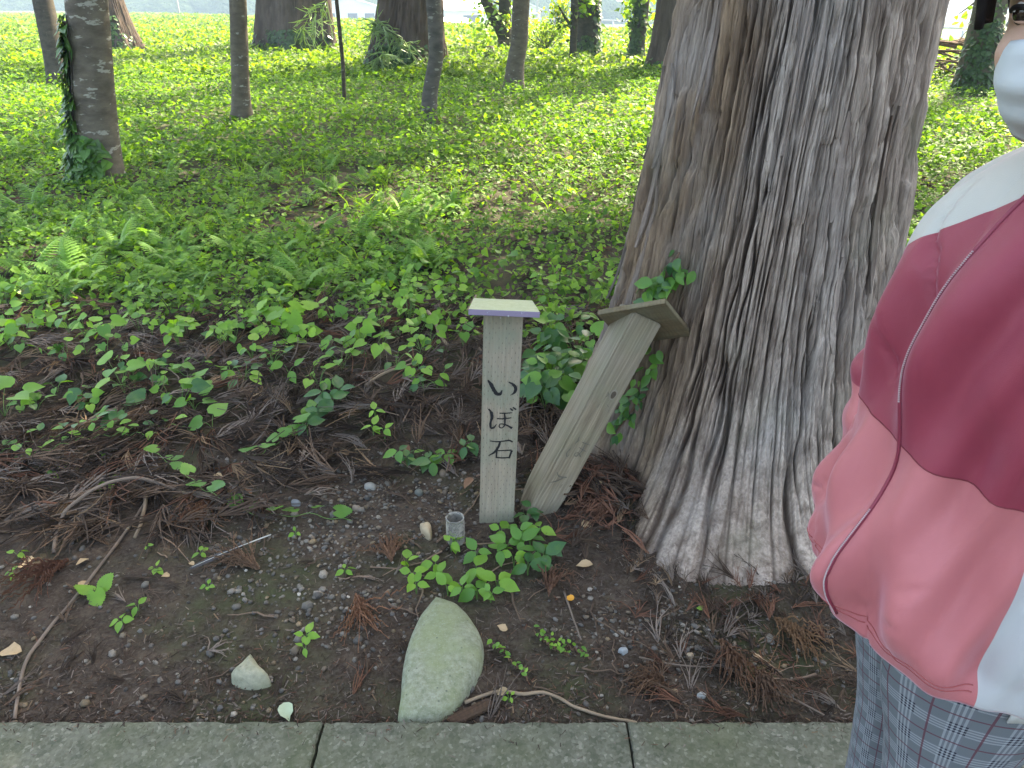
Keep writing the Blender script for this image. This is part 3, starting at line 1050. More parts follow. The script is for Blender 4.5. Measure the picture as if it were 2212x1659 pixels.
    # ivy tree behind the person
    o, b, ax, rd = tree('ivy_tree', 'slanting trunk wrapped in ivy beside the heap of cut branches', (2104, 200), (2142, 0), 42, 0.52, CHERRY2, seed=30, flare=0.45, h=8.5, mids=((2118, 110),), crown=('b', 4.0, 9.5, 3.4, 48, 55, 0.18))
    ivy_on(o, b, ax, rd, 520, -0.02, 1.1, math.radians(255), 0.75, 0.085, (0.015, 0.045, 0.015), (0.06, 0.12, 0.04), r, 1.5)
    ivy_on(o, b, ax, rd, 100, 0.8, 2.2, math.radians(265), 0.45, 0.07, (0.03, 0.07, 0.02), (0.10, 0.17, 0.05), r, 1.3)
    low_branch(o, (2142, -20), (2072, 30), b[1] + 1, 22, 0.12, 71, b, thick=0.03, spread=(0.25, 0.3, 0.3))
    low_branch(o, (2130, 30), (2060, 108), b[1] + 1, 16, 0.12, 72, b, thick=0.012, spread=(0.2, 0.3, 0.2))
    # unseen cedar out of frame, added so that its crown shades the foreground
    for k, (x, y, zl, rad, n, lab) in enumerate(((5.8, 5.6, 4.2, 3.6, 105, 'shaggy unseen cedar added past the person to shade the foreground'),)):
        o = thing('cedar_tree', lab, 'tree', (x, y, float(gz(x, y))))
        trunk_mesh('trunk', None, lambda Z: np.stack([0.02 * Z, 0.01 * Z], -1), lambda T, Z: 0.42 - 0.022 * Z + 0.15 * np.exp(-np.clip(Z, 0, 9) / 0.5), -0.2, 14, 120, 100, BARK_FAR, o,
                   lambda th, z: strip_bark(th, z, 0.4, 0.05, 60 + k), cedar_tint())
        cedar_crown(o, lambda z: np.array([0.02 * z, 0.01 * z]), zl, 14, rad, n, 60, np.random.default_rng(90 + k))

    # unseen broad tree added behind the massive cedar so its crown shades the signs
    x, y = 2.85, 8.1
    o = thing('added_shade_tree', 'leafy unseen tree added behind the massive old cedar to shade the signs', 'tree', (x, y, float(gz(x, y))))
    axf = lambda Z: np.stack([0.03 * Z, -0.01 * Z], -1)
    trunk_mesh('trunk', None, axf, lambda T, Z: 0.24 - 0.02 * Z + 0.08 * np.exp(-np.clip(Z, 0, 9) / 0.3), -0.2, 8.5, 40, 60, MAPLE, o)
    broad_crown(o, lambda z: axf(np.array(z)), 4.6, 8.2, 3.3, 185, 75, 0.19, MAPLE, np.random.default_rng(123), off=(-0.2, -0.9))


make_trees()

# ------------------------------------------------------------------ leaves, ferns, litter
def blade(rows, fold=0.10, droop=0.15):
    """leaf from rows of (y of midrib, y of edge, half width); stalk at the origin, tip at y = 1"""
    V, F = [], []
    for ym, ye, w in rows:
        V += [(-w, ye, fold * w * 2 - droop * ye * ye), (0, ym, -droop * ym * ym), (w, ye, fold * w * 2 - droop * ye * ye)]
    for i in range(len(rows) - 1):
        a = i * 3; b = a + 3
        F += [(a, a + 1, b + 1, b), (a + 1, a + 2, b + 2, b + 1)]
    V = np.array(V, float); F = np.array(F)
    return V, F


HEART = blade([(0.02, -0.10, 0.20), (0.04, 0.02, 0.40), (0.22, 0.24, 0.47), (0.45, 0.48, 0.41), (0.68, 0.70, 0.25), (0.86, 0.87, 0.09), (1.0, 1.0, 0.005)])
OVATE = blade([(0.0, 0.0, 0.02), (0.10, 0.12, 0.20), (0.32, 0.36, 0.31), (0.58, 0.62, 0.26), (0.82, 0.84, 0.11), (1.0, 1.0, 0.005)], 0.12, 0.12)
HEART_LO = blade([(0.0, -0.06, 0.30), (0.25, 0.25, 0.47), (0.62, 0.62, 0.28), (1.0, 1.0, 0.01)])
OVATE_LO = blade([(0.0, 0.0, 0.04), (0.3, 0.35, 0.31), (0.65, 0.68, 0.24), (1.0, 1.0, 0.01)])
KITE = (np.array([[-0.30, 0.0, 0.03], [0.30, 0.0, 0.03], [0.40, 0.36, 0.08], [-0.40, 0.36, 0.08], [0.0, 1.0, -0.1], [0.0, 0.36, 0.0]]), np.array([[0, 1, 5, 5], [1, 2, 5, 5], [5, 2, 4, 4], [3, 5, 4, 4], [0, 5, 3, 3]]))
KITE_O = (KITE[0] * np.array([0.72, 1, 1]), KITE[1])
LONG_LO = blade([(0.0, 0.0, 0.03), (0.45, 0.45, 0.09), (1.0, 1.0, 0.004)], 0.2, 0.5)


def toothed(n=5, deep=0.28, teeth=3):
    """lobed, toothed vine leaf: fan round a raised middle"""
    out = []
    lob = [(-2.3, 0.55), (-1.25, 0.72), (0.0, 1.0), (1.25, 0.72), (2.3, 0.55)]
    m = 44
    for i in range(m):
        a = -2.75 + 5.5 * i / (m - 1)
        r = max(L * (1 - deep * min(1, abs(a - c) / 0.62) ** 1.2) for c, L in lob)
        r *= 1 + (0.055 if i % 2 else -0.055)
        out.append((0.55 * r * math.sin(a), 0.30 + 0.62 * r * math.cos(a), 0.05 * math.cos(a * 2.5)))
    out.append((0.0, 0.10, 0.02))
    V = [(0.0, 0.30, -0.02)] + out
    k = len(out)
    F = [(0, 1 + i, 1 + (i + 1) % k) for i in range(k)]
    V = np.array(V); V[:, 1] -= 0.08
    V[:, 2] -= 0.12 * V[:, 1] ** 2
    return V, F


TOOTH = toothed()

GREEN_BRIGHT = leaf_mat('leaf_bright', ((0.13, 0.30, 0.04), (0.18, 0.37, 0.05), (0.25, 0.44, 0.07)), 0.45, 0.4, False)
GREEN_MID = leaf_mat('leaf_mid', ((0.06, 0.18, 0.035), (0.10, 0.25, 0.045), (0.14, 0.31, 0.055)), 0.4, 0.38, False)
GREEN_DARK = leaf_mat('leaf_dark', ((0.022, 0.085, 0.035), (0.035, 0.11, 0.04), (0.05, 0.14, 0.045)), 0.3, 0.3, False)
FERN_G = leaf_mat('fern_green', ((0.12, 0.28, 0.06), (0.17, 0.34, 0.07), (0.23, 0.40, 0.10)), 0.5, 0.5, False)
STEM = plain('green_stem', (0.10, 0.19, 0.05), 0.6)
STEM_BROWN = plain('brown_stem', (0.14, 0.085, 0.055), 0.8)


def leaf_mesh(nm, VF, mat):
    V, F = VF
    me = bpy.data.meshes.new(nm)
    me.from_pydata([tuple(v) for v in V], [], [tuple(int(i) for i in f) for f in F])
    me.polygons.foreach_set('use_smooth', np.ones(len(me.polygons), bool))
    me.materials.append(mat); me.update()
    return me


LM = {}
for nm, VF in (('heart', HEART), ('ovate', OVATE), ('tooth', TOOTH)):
    for gn, gm in (('b', GREEN_BRIGHT), ('m', GREEN_MID), ('d', GREEN_DARK)):
        LM[nm + gn] = leaf_mesh('leaf', VF, gm)


def frond_mesh(seed, pairs=15):
    r = np.random.default_rng(seed)
    parts = []
    t = np.linspace(0, 1, 12)
    spine = np.stack([0.06 * np.sin(t * 2.5 + seed), t * 0.9, 0.34 * np.sin(t * 1.9)], -1)
    for i in range(pairs):
        f = 0.16 + 0.82 * i / (pairs - 1)
        L = 0.27 * math.sin(math.pi * min(1.0, 0.25 + 0.75 * f)) ** 0.8 + 0.015
        p = np.array([np.interp(f, t, spine[:, k]) for k in range(3)])
        for s in (-1, 1):
            a = math.radians(62 - 18 * f) * s + r.normal(0, 0.05)
            d = np.array([math.sin(a), math.cos(a), -0.16]); nrm = np.array([math.cos(a), -math.sin(a), 0])
            V, F = [], []
            nseg = 6
            for j in range(nseg + 1):
                u = j / nseg
                w = L * 0.155 * (1 - u) ** 0.6 * (1.15 if j % 2 else 0.72) + 0.0005
                c = p + d * L * u + np.array([0, 0, -0.12 * L * u * u])
                V += [c - nrm * w, c + nrm * w]
                if j: F.append((2 * j - 2, 2 * j - 1, 2 * j + 1, 2 * j))
            parts.append((np.array(V), np.array(F)))
    Vs, Fs = tube(spine, np.linspace(0.006, 0.0015, 12), 4, False)
    parts.append((Vs, Fs))
    V, F = join(parts)
    return V, F


FRONDS = [frond_mesh(s) for s in (1, 2, 3)]
FROND_ME = [leaf_mesh('frond', f, FERN_G) for f in FRONDS]


def cover_dens(x, y):
    """how much of the ground the low plants hide"""
    lim = 2.95 + 0.65 * (fbm(x * 1.3, y * 1.3, 31, 3) - 0.45) * 2 + 0.25 * sstep(-0.5, 0.6, x)
    d = sstep(0, 1.0, y - lim)
    gap = sstep(0.34, 0.50, fbm(x * 1.3, y * 1.3, 37, 4))
    return d * (0.35 + 0.65 * gap)


def band(n, y0, y1, r, half=0.80, yp=1.0):
    y = y0 + (y1 - y0) * r.random(n) ** yp
    x = (r.random(n) * 2 - 1) * (half * y + 0.6)
    return x, y


def off_trunk(x, y, m=0.0):
    return ((x - BC[0]) ** 2 + (y - BC[1]) ** 2) > (0.60 + m) ** 2


def leaf_layer(parts, cols, tmpl, x, y, h, size, flat, lo, hi, r):
    V, F = tmpl
    Ft = tri(F); Ft = Ft[(Ft[:, 1] != Ft[:, 2]) & (Ft[:, 0] != Ft[:, 2])]
    n = len(x)
    T = np.stack([x, y, gz(x, y) + h], -1)
    Vb, Fb = scatter(V - np.array([0, 0.4, 0]), Ft, T, rotx(0.30 * sstep(9, 4, y) + r.normal(0, 0.25, n)) @ rand_rot(n, r, flat), size)   # blades turn to the open sky over the path
    parts.append((Vb, Fb))
    tone = 0.75 + 0.5 * fbm(x * 0.8, y * 0.8, 41, 3)
    cols.append(np.repeat(leaf_cols(n, lo, hi, r) * tone[:, None], len(V), 0))


def make_cover():
    r = np.random.default_rng(202)
    G0, G1 = (0.035, 0.10, 0.02), (0.20, 0.37, 0.06)
    # near
    parts, cols = [], []
    for tm, n, sz in ((HEART_LO, 8500, 0.046), (KITE_O, 22000, 0.038), (KITE, 20000, 0.032)):
        x, y = band(n, 3.2, 8.0, r)
        k = (r.random(n) < cover_dens(x, y)) & off_trunk(x, y)
        x, y = x[k], y[k]; m = len(x)
        leaf_layer(parts, cols, tm, x, y, r.uniform(0.015, 0.13, m), sz * r.uniform(0.6, 1.35, m), 0.38, G0, G1, r)
    # three leaflets together
    x, y = band(3000, 3.2, 7.5, r)
    k = (r.random(3000) < cover_dens(x, y)) & off_trunk(x, y); x, y = x[k], y[k]; m = len(x)
    h = r.uniform(0.03, 0.12, m); a = r.uniform(0, 6.28, m); s = 0.045 * r.uniform(0.7, 1.3, m)
    z = gz(x, y) + h
    for q in range(3):
        R = rotz(a + q * 2.1) @ rotx(r.normal(-0.1, 0.25, m))
        Vb, Fb = scatter(OVATE_LO[0], tri(OVATE_LO[1]), np.stack([x, y, z], -1), R, s)
        parts.append((Vb, Fb)); cols.append(np.repeat(leaf_cols(m, G0, (0.15, 0.31, 0.05), r), len(OVATE_LO[0]), 0))
    V, F = join(parts)
    tag(mesh_obj('ground_cover', V, F, LEAF, None, False, np.vstack(cols)), 'low mixed leafy ground cover behind the brown litter bank', None, None, 'stuff')
    # middle
    parts, cols = [], []
    for tm, n, sz in ((KITE_O, 46000, 0.062), (KITE, 31000, 0.056)):
        x, y = band(n, 7.4, 16.0, r)
        k = (r.random(n) < 0.50 + 0.50 * sstep(0.34, 0.48, fbm(x * 1.0, y * 1.0, 37, 4)))
        x, y = x[k], y[k]; m = len(x)
        leaf_layer(parts, cols, tm, x, y, r.uniform(0.01, 0.17, m) * (0.5 + vnoise(x * 2, y * 2, 3)), sz * r.uniform(0.6, 1.4, m), 0.42, G0, (0.18, 0.34, 0.06), r)
    V, F = join(parts)
    tag(mesh_obj('ground_cover', V, F, LEAF, None, False, np.vstack(cols)), 'leafy carpet between the slim trees', None, None, 'stuff')
    # far, to the edge of the grove
    n = 140000
    y = 15 + 85 * r.random(n) ** 1.7; x = (r.random(n) * 2 - 1) * (0.75 * y + 1)
    k = edge_s(x, y) < 1.5
    x, y = x[k], y[k]; m = len(x)
    T = np.stack([x, y, gz(x, y) + r.uniform(0.0, 0.22, m) * (0.4 + vnoise(x * 1.2, y * 1.2, 3))], -1)
    V, F = scatter(QV, QF, T, rand_rot(m, r, 0.5), (0.055 + 0.0036 * y) * r.uniform(0.7, 1.3, m))
    tone = 0.8 + 0.45 * fbm(x * 0.5, y * 0.5, 43, 3)
    tag(mesh_obj('ground_cover', V, F, LEAF, None, False, np.repeat(leaf_cols(m, (0.035, 0.09, 0.012), (0.18, 0.29, 0.04), r) * tone[:, None], 4, 0)),
        'bright sunlit low plants reaching to the field edge', None, None, 'stuff')
    # grass: tufts among the leaves, and the tall bright rim along the edge
    parts, cols = [], []
    nt = 260
    x, y = band(nt, 4.2, 15, r, yp=1.3)
    near = fbm(x * 0.5, y * 0.5, 61, 3) > 0.40
    x, y = x[near], y[near]
    per = 9
    x = np.repeat(x, per) + r.normal(0, 0.05, len(x) * per); y = np.repeat(y, per) + r.normal(0, 0.05, len(y) * per); m = len(x)
    R = rotz(r.uniform(0, 6.28, m)) @ rotx(r.normal(1.05, 0.3, m))
    Vb, Fb = scatter(LONG_LO[0], tri(LONG_LO[1]), np.stack([x, y, gz(x, y)], -1), R, np.stack([0.055 * np.ones(m), r.uniform(0.12, 0.28, m), 0.2 * np.ones(m)], -1))
    parts.append((Vb, Fb)); cols.append(np.repeat(leaf_cols(m, (0.10, 0.2, 0.03), (0.2, 0.34, 0.06), r), len(LONG_LO[0]), 0))
    n = 10000
    s = -40 + 150 * r.random(n) ** 1.3; o = r.normal(0.3, 0.9, n)
    d = np.array([-59, 87]) / 105.1; nr = np.array([87, 59]) / 105.1
    x = 6 + d[0] * s + nr[0] * o; y = 33 + d[1] * s + nr[1] * o
    R = rotz(r.uniform(0, 6.28, n)) @ rotx(r.normal(1.3, 0.2, n))
    Vb, Fb = scatter(LONG_LO[0], tri(LONG_LO[1]), np.stack([x, y, gz(x, y)], -1), R, np.stack([np.full(n, 0.30), r.uniform(0.14, 0.32, n), np.full(n, 0.3)], -1))
    parts.append((Vb, Fb)); cols.append(np.repeat(leaf_cols(n, (0.12, 0.24, 0.03), (0.22, 0.36, 0.06), r), len(LONG_LO[0]), 0))
    V, F = join(parts)
    tag(mesh_obj('grass', V, F, LEAF, None, False, np.vstack(cols)), 'thin grass blades among the plants and along the field edge', None, None, 'stuff')


make_cover()


LANDMARKS += [(*hit(*p)[:2], w) for p, w in (((217, 392), 'at the foot of the vine-clad cherry'), ((522, 270), 'before the slim dark tree'), ((925, 275), 'before the spotted slim tree'), ((744, 235), 'below the thin sapling'),
                                             ((1110, 210), 'before the right-leaning slim tree'), ((1090, 640), 'behind the upright post'), ((1300, 620), 'beside the massive cedar'), ((618, 700), 'by the tall big-leaved plant'),
                                             ((270, 700), 'behind the tall pointed-leaf plant'), ((60, 700), 'behind the long level vines'), ((60, 480), 'in the sunlit ferny patch'), ((450, 480), 'between the cherry and the litter bank'), ((880, 660), 'behind the pale dead sticks'))]


def make_ferns():
    r = np.random.default_rng(17)
    spots = []
    for i in range(125):
        px = r.uniform(-20, 1000) if i % 4 else r.uniform(0, 420); py = r.uniform(430, 650)
        if i % 5 == 0: py = r.uniform(330, 430)
        spots.append((px, py, r.uniform(0.16, 0.30)))
    spots += [(715, 605, 0.17), (782, 645, 0.14), (880, 580, 0.22), (400, 610, 0.30), (520, 560, 0.28), (250, 560, 0.3), (60, 600, 0.32), (150, 610, 0.3), (1088, 355, 0.22), (640, 585, 0.2)]
    for i, (px, py, s) in enumerate(spots):
        b = hit(px, py)
        n = int(r.integers(3, 6))
        size = 'small' if s < 0.2 else ('large' if s > 0.26 else 'middling')
        o = thing('fern', '%s light green fern of %s fronds growing %s' % (size, NUM[n], near_words(b)), 'fern', tuple(b), 'ferns in the leafy bank')
        a0 = r.uniform(0, 6.28)
        for k in range(n):
            share('frond', FROND_ME[int(r.integers(0, 3))], o, (0, 0, -0.01), (r.uniform(0.0, 0.55), r.normal(0, 0.15), a0 + k * 6.28 / n + r.normal(0, 0.3)), s * r.uniform(0.75, 1.15))


make_ferns()


def plant(kind, px, py, n, size, h, seed, label, group, cat='plant', name='plant', tones='bm', spread=None, lean=(0, 0), whorl=False):
    """small plant: stems from one foot, each leaf its own piece"""
    r = np.random.default_rng(seed)
    b = hit(px, py, 0.03 if py < 1000 else 0.0)
    if group: label = '%s, %s leaves, %s' % (label, NUM[n], near_words(b))
    o = thing(name, label, cat, tuple(b), group)
    spread = size * 1.1 if spread is None else spread
    parts = []
    a0 = r.uniform(0, 6.28)
    for k in range(n):
        a = a0 + k * (2.4 if not whorl else 6.28 / n) + r.normal(0, 0.25)
        rr = spread * (0.25 + 0.75 * r.random()) if not whorl else 0.006
        top = np.array([rr * math.cos(a) + lean[0] * h, rr * math.sin(a) + lean[1] * h, h * (r.uniform(0.45, 1.1) if not whorl else 1.0)])
        m = top * 0.5 + np.array([0, 0, 0.15 * h])
        parts.append(tube(spline([(0, 0, -0.005), m, top], 5), np.linspace(0.0016, 0.0009, 5), 4, False))
        sz = size * r.uniform(0.7, 1.2)
        tone = tones[int(r.integers(0, len(tones)))]
        rot = (Matrix.Rotation(0.32 + r.normal(0, 0.2), 3, 'X') @ Matrix.Rotation(a - math.pi / 2 + r.normal(0, 0.25), 3, 'Z') @ Matrix.Rotation(r.normal(0, 0.25), 3, 'Y') @ Matrix.Rotation(r.normal(-0.15, 0.28), 3, 'X')).to_euler()
        share('leaf', LM[kind + tone], o, tuple(top), tuple(rot), sz)
    V, F = join(parts)
    mesh_obj('stem', V, F, STEM, o, True)
    return o


def trailing(kind, pts, n, size, seed, label, group=None, name='vine', tones='m', stem=STEM, lift=0.03, side=1):
    """vine running over the ground along view points, a leaf at each joint"""
    r = np.random.default_rng(seed)
    P = np.array([hit(*p, h=0.035 if p[1] < 1090 else 0.0) for p in pts]); b = P[0].copy()
    p = spline(P, n * 3 + 1) - b
    p[:, 2] += 0.012 + 0.008 * np.sin(np.arange(len(p)) * 1.3)
    o = thing(name, label, 'vine', tuple(b), group)
    tube_obj('stem', p, 0.0016, stem, o, 4)
    for k in range(n):
        q = p[k * 3 + 1] + np.array([0, 0, lift * r.uniform(0.4, 1.2)])
        a = r.uniform(0, 6.28)
        share('leaf', LM[kind + tones[int(r.integers(0, len(tones)))]], o, tuple(q), (r.normal(-0.1, 0.25) + 0.25, r.normal(0, 0.2), a if k % 2 else a + 3.1), size * r.uniform(0.75, 1.2))
    return o


LANDMARKS += [(*hit(*p)[:2], w) for p, w in (((950, 1420), 'by the big stone'), ((540, 1455), 'by the three-cornered stone'), ((985, 1172), 'by the glass jar'), ((920, 1150), 'by the tan stone'), ((1072, 1140), 'below the upright post'),
                                             ((1160, 1110), 'below the leaning post'), ((160, 1300), 'by the long thin stick'), ((500, 1190), 'by the black feather'), ((240, 1042), 'under the arched twig'), ((1400, 1260), 'by the cedar roots'),
                                             ((1060, 1500), 'by the pale branch'), ((780, 1335), 'by the brown cedar sprig'), ((90, 1250), 'by the red-brown twig fan'), ((700, 890), 'amid the litter'), ((1240, 780), 'beside the cedar trunk'),
                                             ((1190, 860), 'close behind the posts'))]


def make_plants():
    g = 'heart-leaved plants at the front of the leafy bank'
    lab = 'heart-leaved plant fronting the leafy bank'
    r = np.random.default_rng(31)
    for i, (px, py, n, s, h) in enumerate(((232, 735, 6, 0.062, 0.09), (150, 720, 5, 0.055, 0.08), (300, 715, 5, 0.05, 0.1), (60, 735, 6, 0.06, 0.08), (20, 700, 5, 0.06, 0.1), (545, 775, 6, 0.05, 0.07),
                                           (485, 740, 5, 0.05, 0.08), (395, 725, 5, 0.05, 0.07), (690, 835, 5, 0.06, 0.07), (740, 800, 6, 0.055, 0.07), (905, 812, 4, 0.065, 0.06), (780, 745, 6, 0.06, 0.09),
                                           (860, 730, 5, 0.058, 0.08), (660, 745, 6, 0.055, 0.08), (930, 745, 4, 0.06, 0.09), (820, 770, 5, 0.055, 0.07), (1000, 745, 4, 0.05, 0.08), (1185, 700, 5, 0.055, 0.1),
                                           (880, 690, 5, 0.06, 0.10), (720, 700, 5, 0.06, 0.1), (1010, 610, 4, 0.06, 0.1), (900, 600, 4, 0.06, 0.1), (1280, 600, 4, 0.055, 0.1), (1090, 585, 4, 0.06, 0.1), (1220, 640, 5, 0.055, 0.1),
                                           (970, 660, 5, 0.058, 0.1), (820, 640, 5, 0.058, 0.1), (600, 660, 5, 0.055, 0.1), (1330, 640, 4, 0.05, 0.1))):
        plant('heart', px, py, n, s, h, 300 + i, lab, g, tones='bbm')
    for i in range(90):
        px = r.uniform(0, 1330); py = r.uniform(610, 755) + (25 if px < 900 else 0)
        if 1010 < px < 1170 and py > 640: continue
        plant('heart' if i % 3 else 'tooth', px, py, int(r.integers(3, 7)), r.uniform(0.032, 0.055), r.uniform(0.05, 0.12), 900 + i, lab if i % 3 else 'toothed-leaf vine fronting the leafy bank', g, tones='bbm')
    for i in range(34):
        px = r.uniform(0, 430) if i % 2 else r.uniform(430, 960); py = r.uniform(745, 900 if px < 430 else 850)
        plant('heart' if i % 2 else 'ovate', px, py, int(r.integers(2, 6)), r.uniform(0.035, 0.06), r.uniform(0.03, 0.08), 1000 + i, 'leafy sprout rising through the twig litter', 'sprouts rising through the litter', tones='bmd')
    plant('tooth', 618, 730, 8, 0.105, 0.14, 401, 'big-leaved bright green plant standing taller than its neighbours on the litter edge', None, tones='b')
    plant('heart', 270, 850, 5, 0.082, 0.13, 402, 'tall plant with pointed heart leaves rising from the middle of the litter bank', None, tones='bm', spread=0.05)
    plant('heart', 459, 925, 2, 0.078, 0.05, 403, 'pair of broad heart leaves low on the dark litter', None, tones='m', spread=0.04)
    plant('heart', 478, 820, 1, 0.07, 0.05, 404, 'single upright pale heart leaf on the litter', None, tones='b')
    plant('heart', 10, 900, 4, 0.085, 0.09, 405, 'light green heart-leaved plant beside the long horizontal vine', None, tones='b')
    # toothed vines
    trailing('tooth', [(335, 985), (400, 1030), (440, 1062), (480, 1085), (515, 1105), (550, 1118), (600, 1122), (660, 1118), (760, 1135)], 12, 0.058, 410, 'trailing vine with small toothed leaves running from the litter onto the gravel', tones='m')
    trailing('tooth', [(350, 800), (390, 812), (425, 825), (432, 850), (445, 868)], 8, 0.075, 411, 'short vine of toothed leaves hanging down the litter bank', tones='m')
    plant('tooth', 262, 905, 6, 0.075, 0.07, 412, 'clump of toothed vine leaves below the tall heart-leaved plant', None, tones='md', spread=0.09)
    trailing('ovate', [(5, 985), (60, 965), (130, 945), (220, 935), (300, 930), (400, 925)], 16, 0.048, 413, 'long thin vine lying level across the litter bank', tones='mbd', lift=0.04)
    trailing('ovate', [(30, 1000), (110, 975), (180, 955), (260, 945), (345, 945)], 12, 0.045, 414, 'second level vine with pale tips just under the long thin vine', tones='mb', lift=0.03)
    trailing('tooth', [(545, 1000), (590, 970), (620, 950), (650, 930), (665, 905), (690, 890)], 9, 0.06, 415, 'leafy vine climbing from the litter towards the dark three-leaved plants', tones='m')
    # three leaflets
    g3 = 'dark three-leaved plants on the litter'
    for i, (px, py, s) in enumerate(((720, 885, 0.085), (690, 915, 0.07), (735, 865, 0.07), (665, 940, 0.06), (700, 870, 0.07))):
        plant('ovate', px, py, 3, s, 0.05, 430 + i, 'dark green plant low on the litter', g3, tones='d', whorl=True)
    for i, (px, py, s) in enumerate(((812, 912, 0.045), (808, 945, 0.05), (832, 952, 0.048))):
        plant('ovate', px, py, 3, s, 0.05, 440 + i, 'small bright sprout alone on dark litter', 'sprouts alone on the litter', tones='b', whorl=True)
    g4 = 'three-leaved plants behind the glass jar'
    for i, (px, py, s) in enumerate(((862, 995, 0.05), (893, 1000, 0.05), (925, 1012, 0.055), (935, 1020, 0.065), (965, 1000, 0.055), (1005, 985, 0.055), (1018, 975, 0.05), (985, 1000, 0.04), (880, 1010, 0.04))):
        plant('ovate', px, py, 3, s, 0.04, 450 + i, 'green plant in the row behind the jar', g4, tones='md', whorl=True)
    g5 = 'three-leaved plants at the foot of the posts'
    for i, (px, py, s, t) in enumerate(((1135, 1135, 0.055, 'd'), (1150, 1120, 0.05, 'd'), (1165, 1165, 0.055, 'b'), (1120, 1170, 0.055, 'm'), (1082, 1170, 0.055, 'b'), (1095, 1200, 0.06, 'm'), (1125, 1195, 0.055, 'm'), (1145, 1185, 0.05, 'm'),
                                        (1110, 1225, 0.05, 'b'), (1140, 1245, 0.065, 'd'), (1175, 1225, 0.06, 'd'), (1190, 1212, 0.045, 'd'), (1160, 1215, 0.045, 'm'), (1080, 1215, 0.05, 'm'))):
        plant('ovate', px, py, 3, s, 0.045, 470 + i, {'b': 'bright', 'm': 'mid-green', 'd': 'dark'}[t] + ' plant crowding the foot of the posts', g5, tones=t, whorl=True)
    g6 = 'three-leaved plants above the big mossy stone'
    for i, (px, py, s, t) in enumerate(((880, 1235, 0.045, 'b'), (892, 1258, 0.045, 'b'), (900, 1285, 0.042, 'b'), (940, 1240, 0.05, 'b'), (948, 1262, 0.05, 'b'), (1030, 1215, 0.05, 'm'), (1028, 1250, 0.058, 'b'), (1075, 1280, 0.06, 'b'),
                                        (968, 1290, 0.045, 'b'), (1000, 1292, 0.055, 'm'), (1030, 1298, 0.06, 'm'), (1060, 1305, 0.04, 'm'), (975, 1195, 0.035, 'b'), (985, 1190, 0.035, 'b'))):
        plant('ovate', px, py, 3, s, 0.04, 490 + i, {'b': 'bright', 'm': 'mid-green', 'd': 'dark'}[t] + ' plant between jar and big stone', g6, tones=t, whorl=True)
    # seedlings on the gravel
    g7 = 'seedlings on the bare gravel'
    for i, (px, py, n, s, t) in enumerate(((265, 1352, 4, 0.036, 'b'), (300, 1322, 3, 0.032, 'b'), (340, 1238, 4, 0.024, 'b'), (452, 1278, 4, 0.024, 'b'), (437, 1205, 4, 0.024, 'b'), (662, 1385, 4, 0.03, 'b'), (748, 1243, 4, 0.028, 'b'),
                                           (40, 1205, 3, 0.03, 'b'), (30, 1248, 3, 0.025, 'm'), (660, 1410, 3, 0.024, 'b'), (1100, 1520, 4, 0.016, 'b'), (240, 1050, 4, 0.04, 'b'), (232, 1000, 4, 0.032, 'b'), (130, 1025, 4, 0.035, 'b'),
                                           (1525, 1328, 1, 0.03, 'b'), (640, 1160, 3, 0.02, 'b'), (320, 1190, 4, 0.015, 'b'))):
        plant('ovate', px, py, n, s, 0.02, 520 + i, 'tiny green seedling on bare ground', g7, tones=t, whorl=True, name='seedling')
    plant('tooth', 215, 1290, 3, 0.055, 0.03, 541, 'lobed bright green seedling on mossy earth by the long stick', None, tones='b', spread=0.02, name='seedling')
    for i, pts in enumerate((((1060, 1400), (1085, 1412), (1105, 1438), (1125, 1455), (1140, 1480)), ((1150, 1372), (1180, 1385), (1210, 1400), (1240, 1412), (1275, 1430)), ((1165, 1385), (1200, 1412), (1230, 1425)))):
        trailing('ovate', pts, 16, 0.017, 550 + i, ('sparse creeper of tiny leaves beside the big stone', 'creeper of tiny leaves on bare earth right of the big stone', 'short creeper of tiny leaves beneath the longer one on bare earth')[i], tones='bm', stem=STEM_BROWN, lift=0.012)
    # leafy bush of dark leaves between the posts and the cedar
    g8 = 'dark leafy plants behind the leaning post'
    for i in range(26):
        px = r.uniform(1175, 1330); py = r.uniform(745, 900)
        if px - 1175 > (930 - py) * 0.9: px = 1175 + (930 - py) * 0.6 * r.random()
        plant('ovate' if i % 3 else 'heart', px, py, 6, 0.07, 0.13, 560 + i, ('dark broad-leaved' if i % 3 else 'heart-leaved') + ' plant behind the leaning post', g8, tones='mdd')


make_plants()


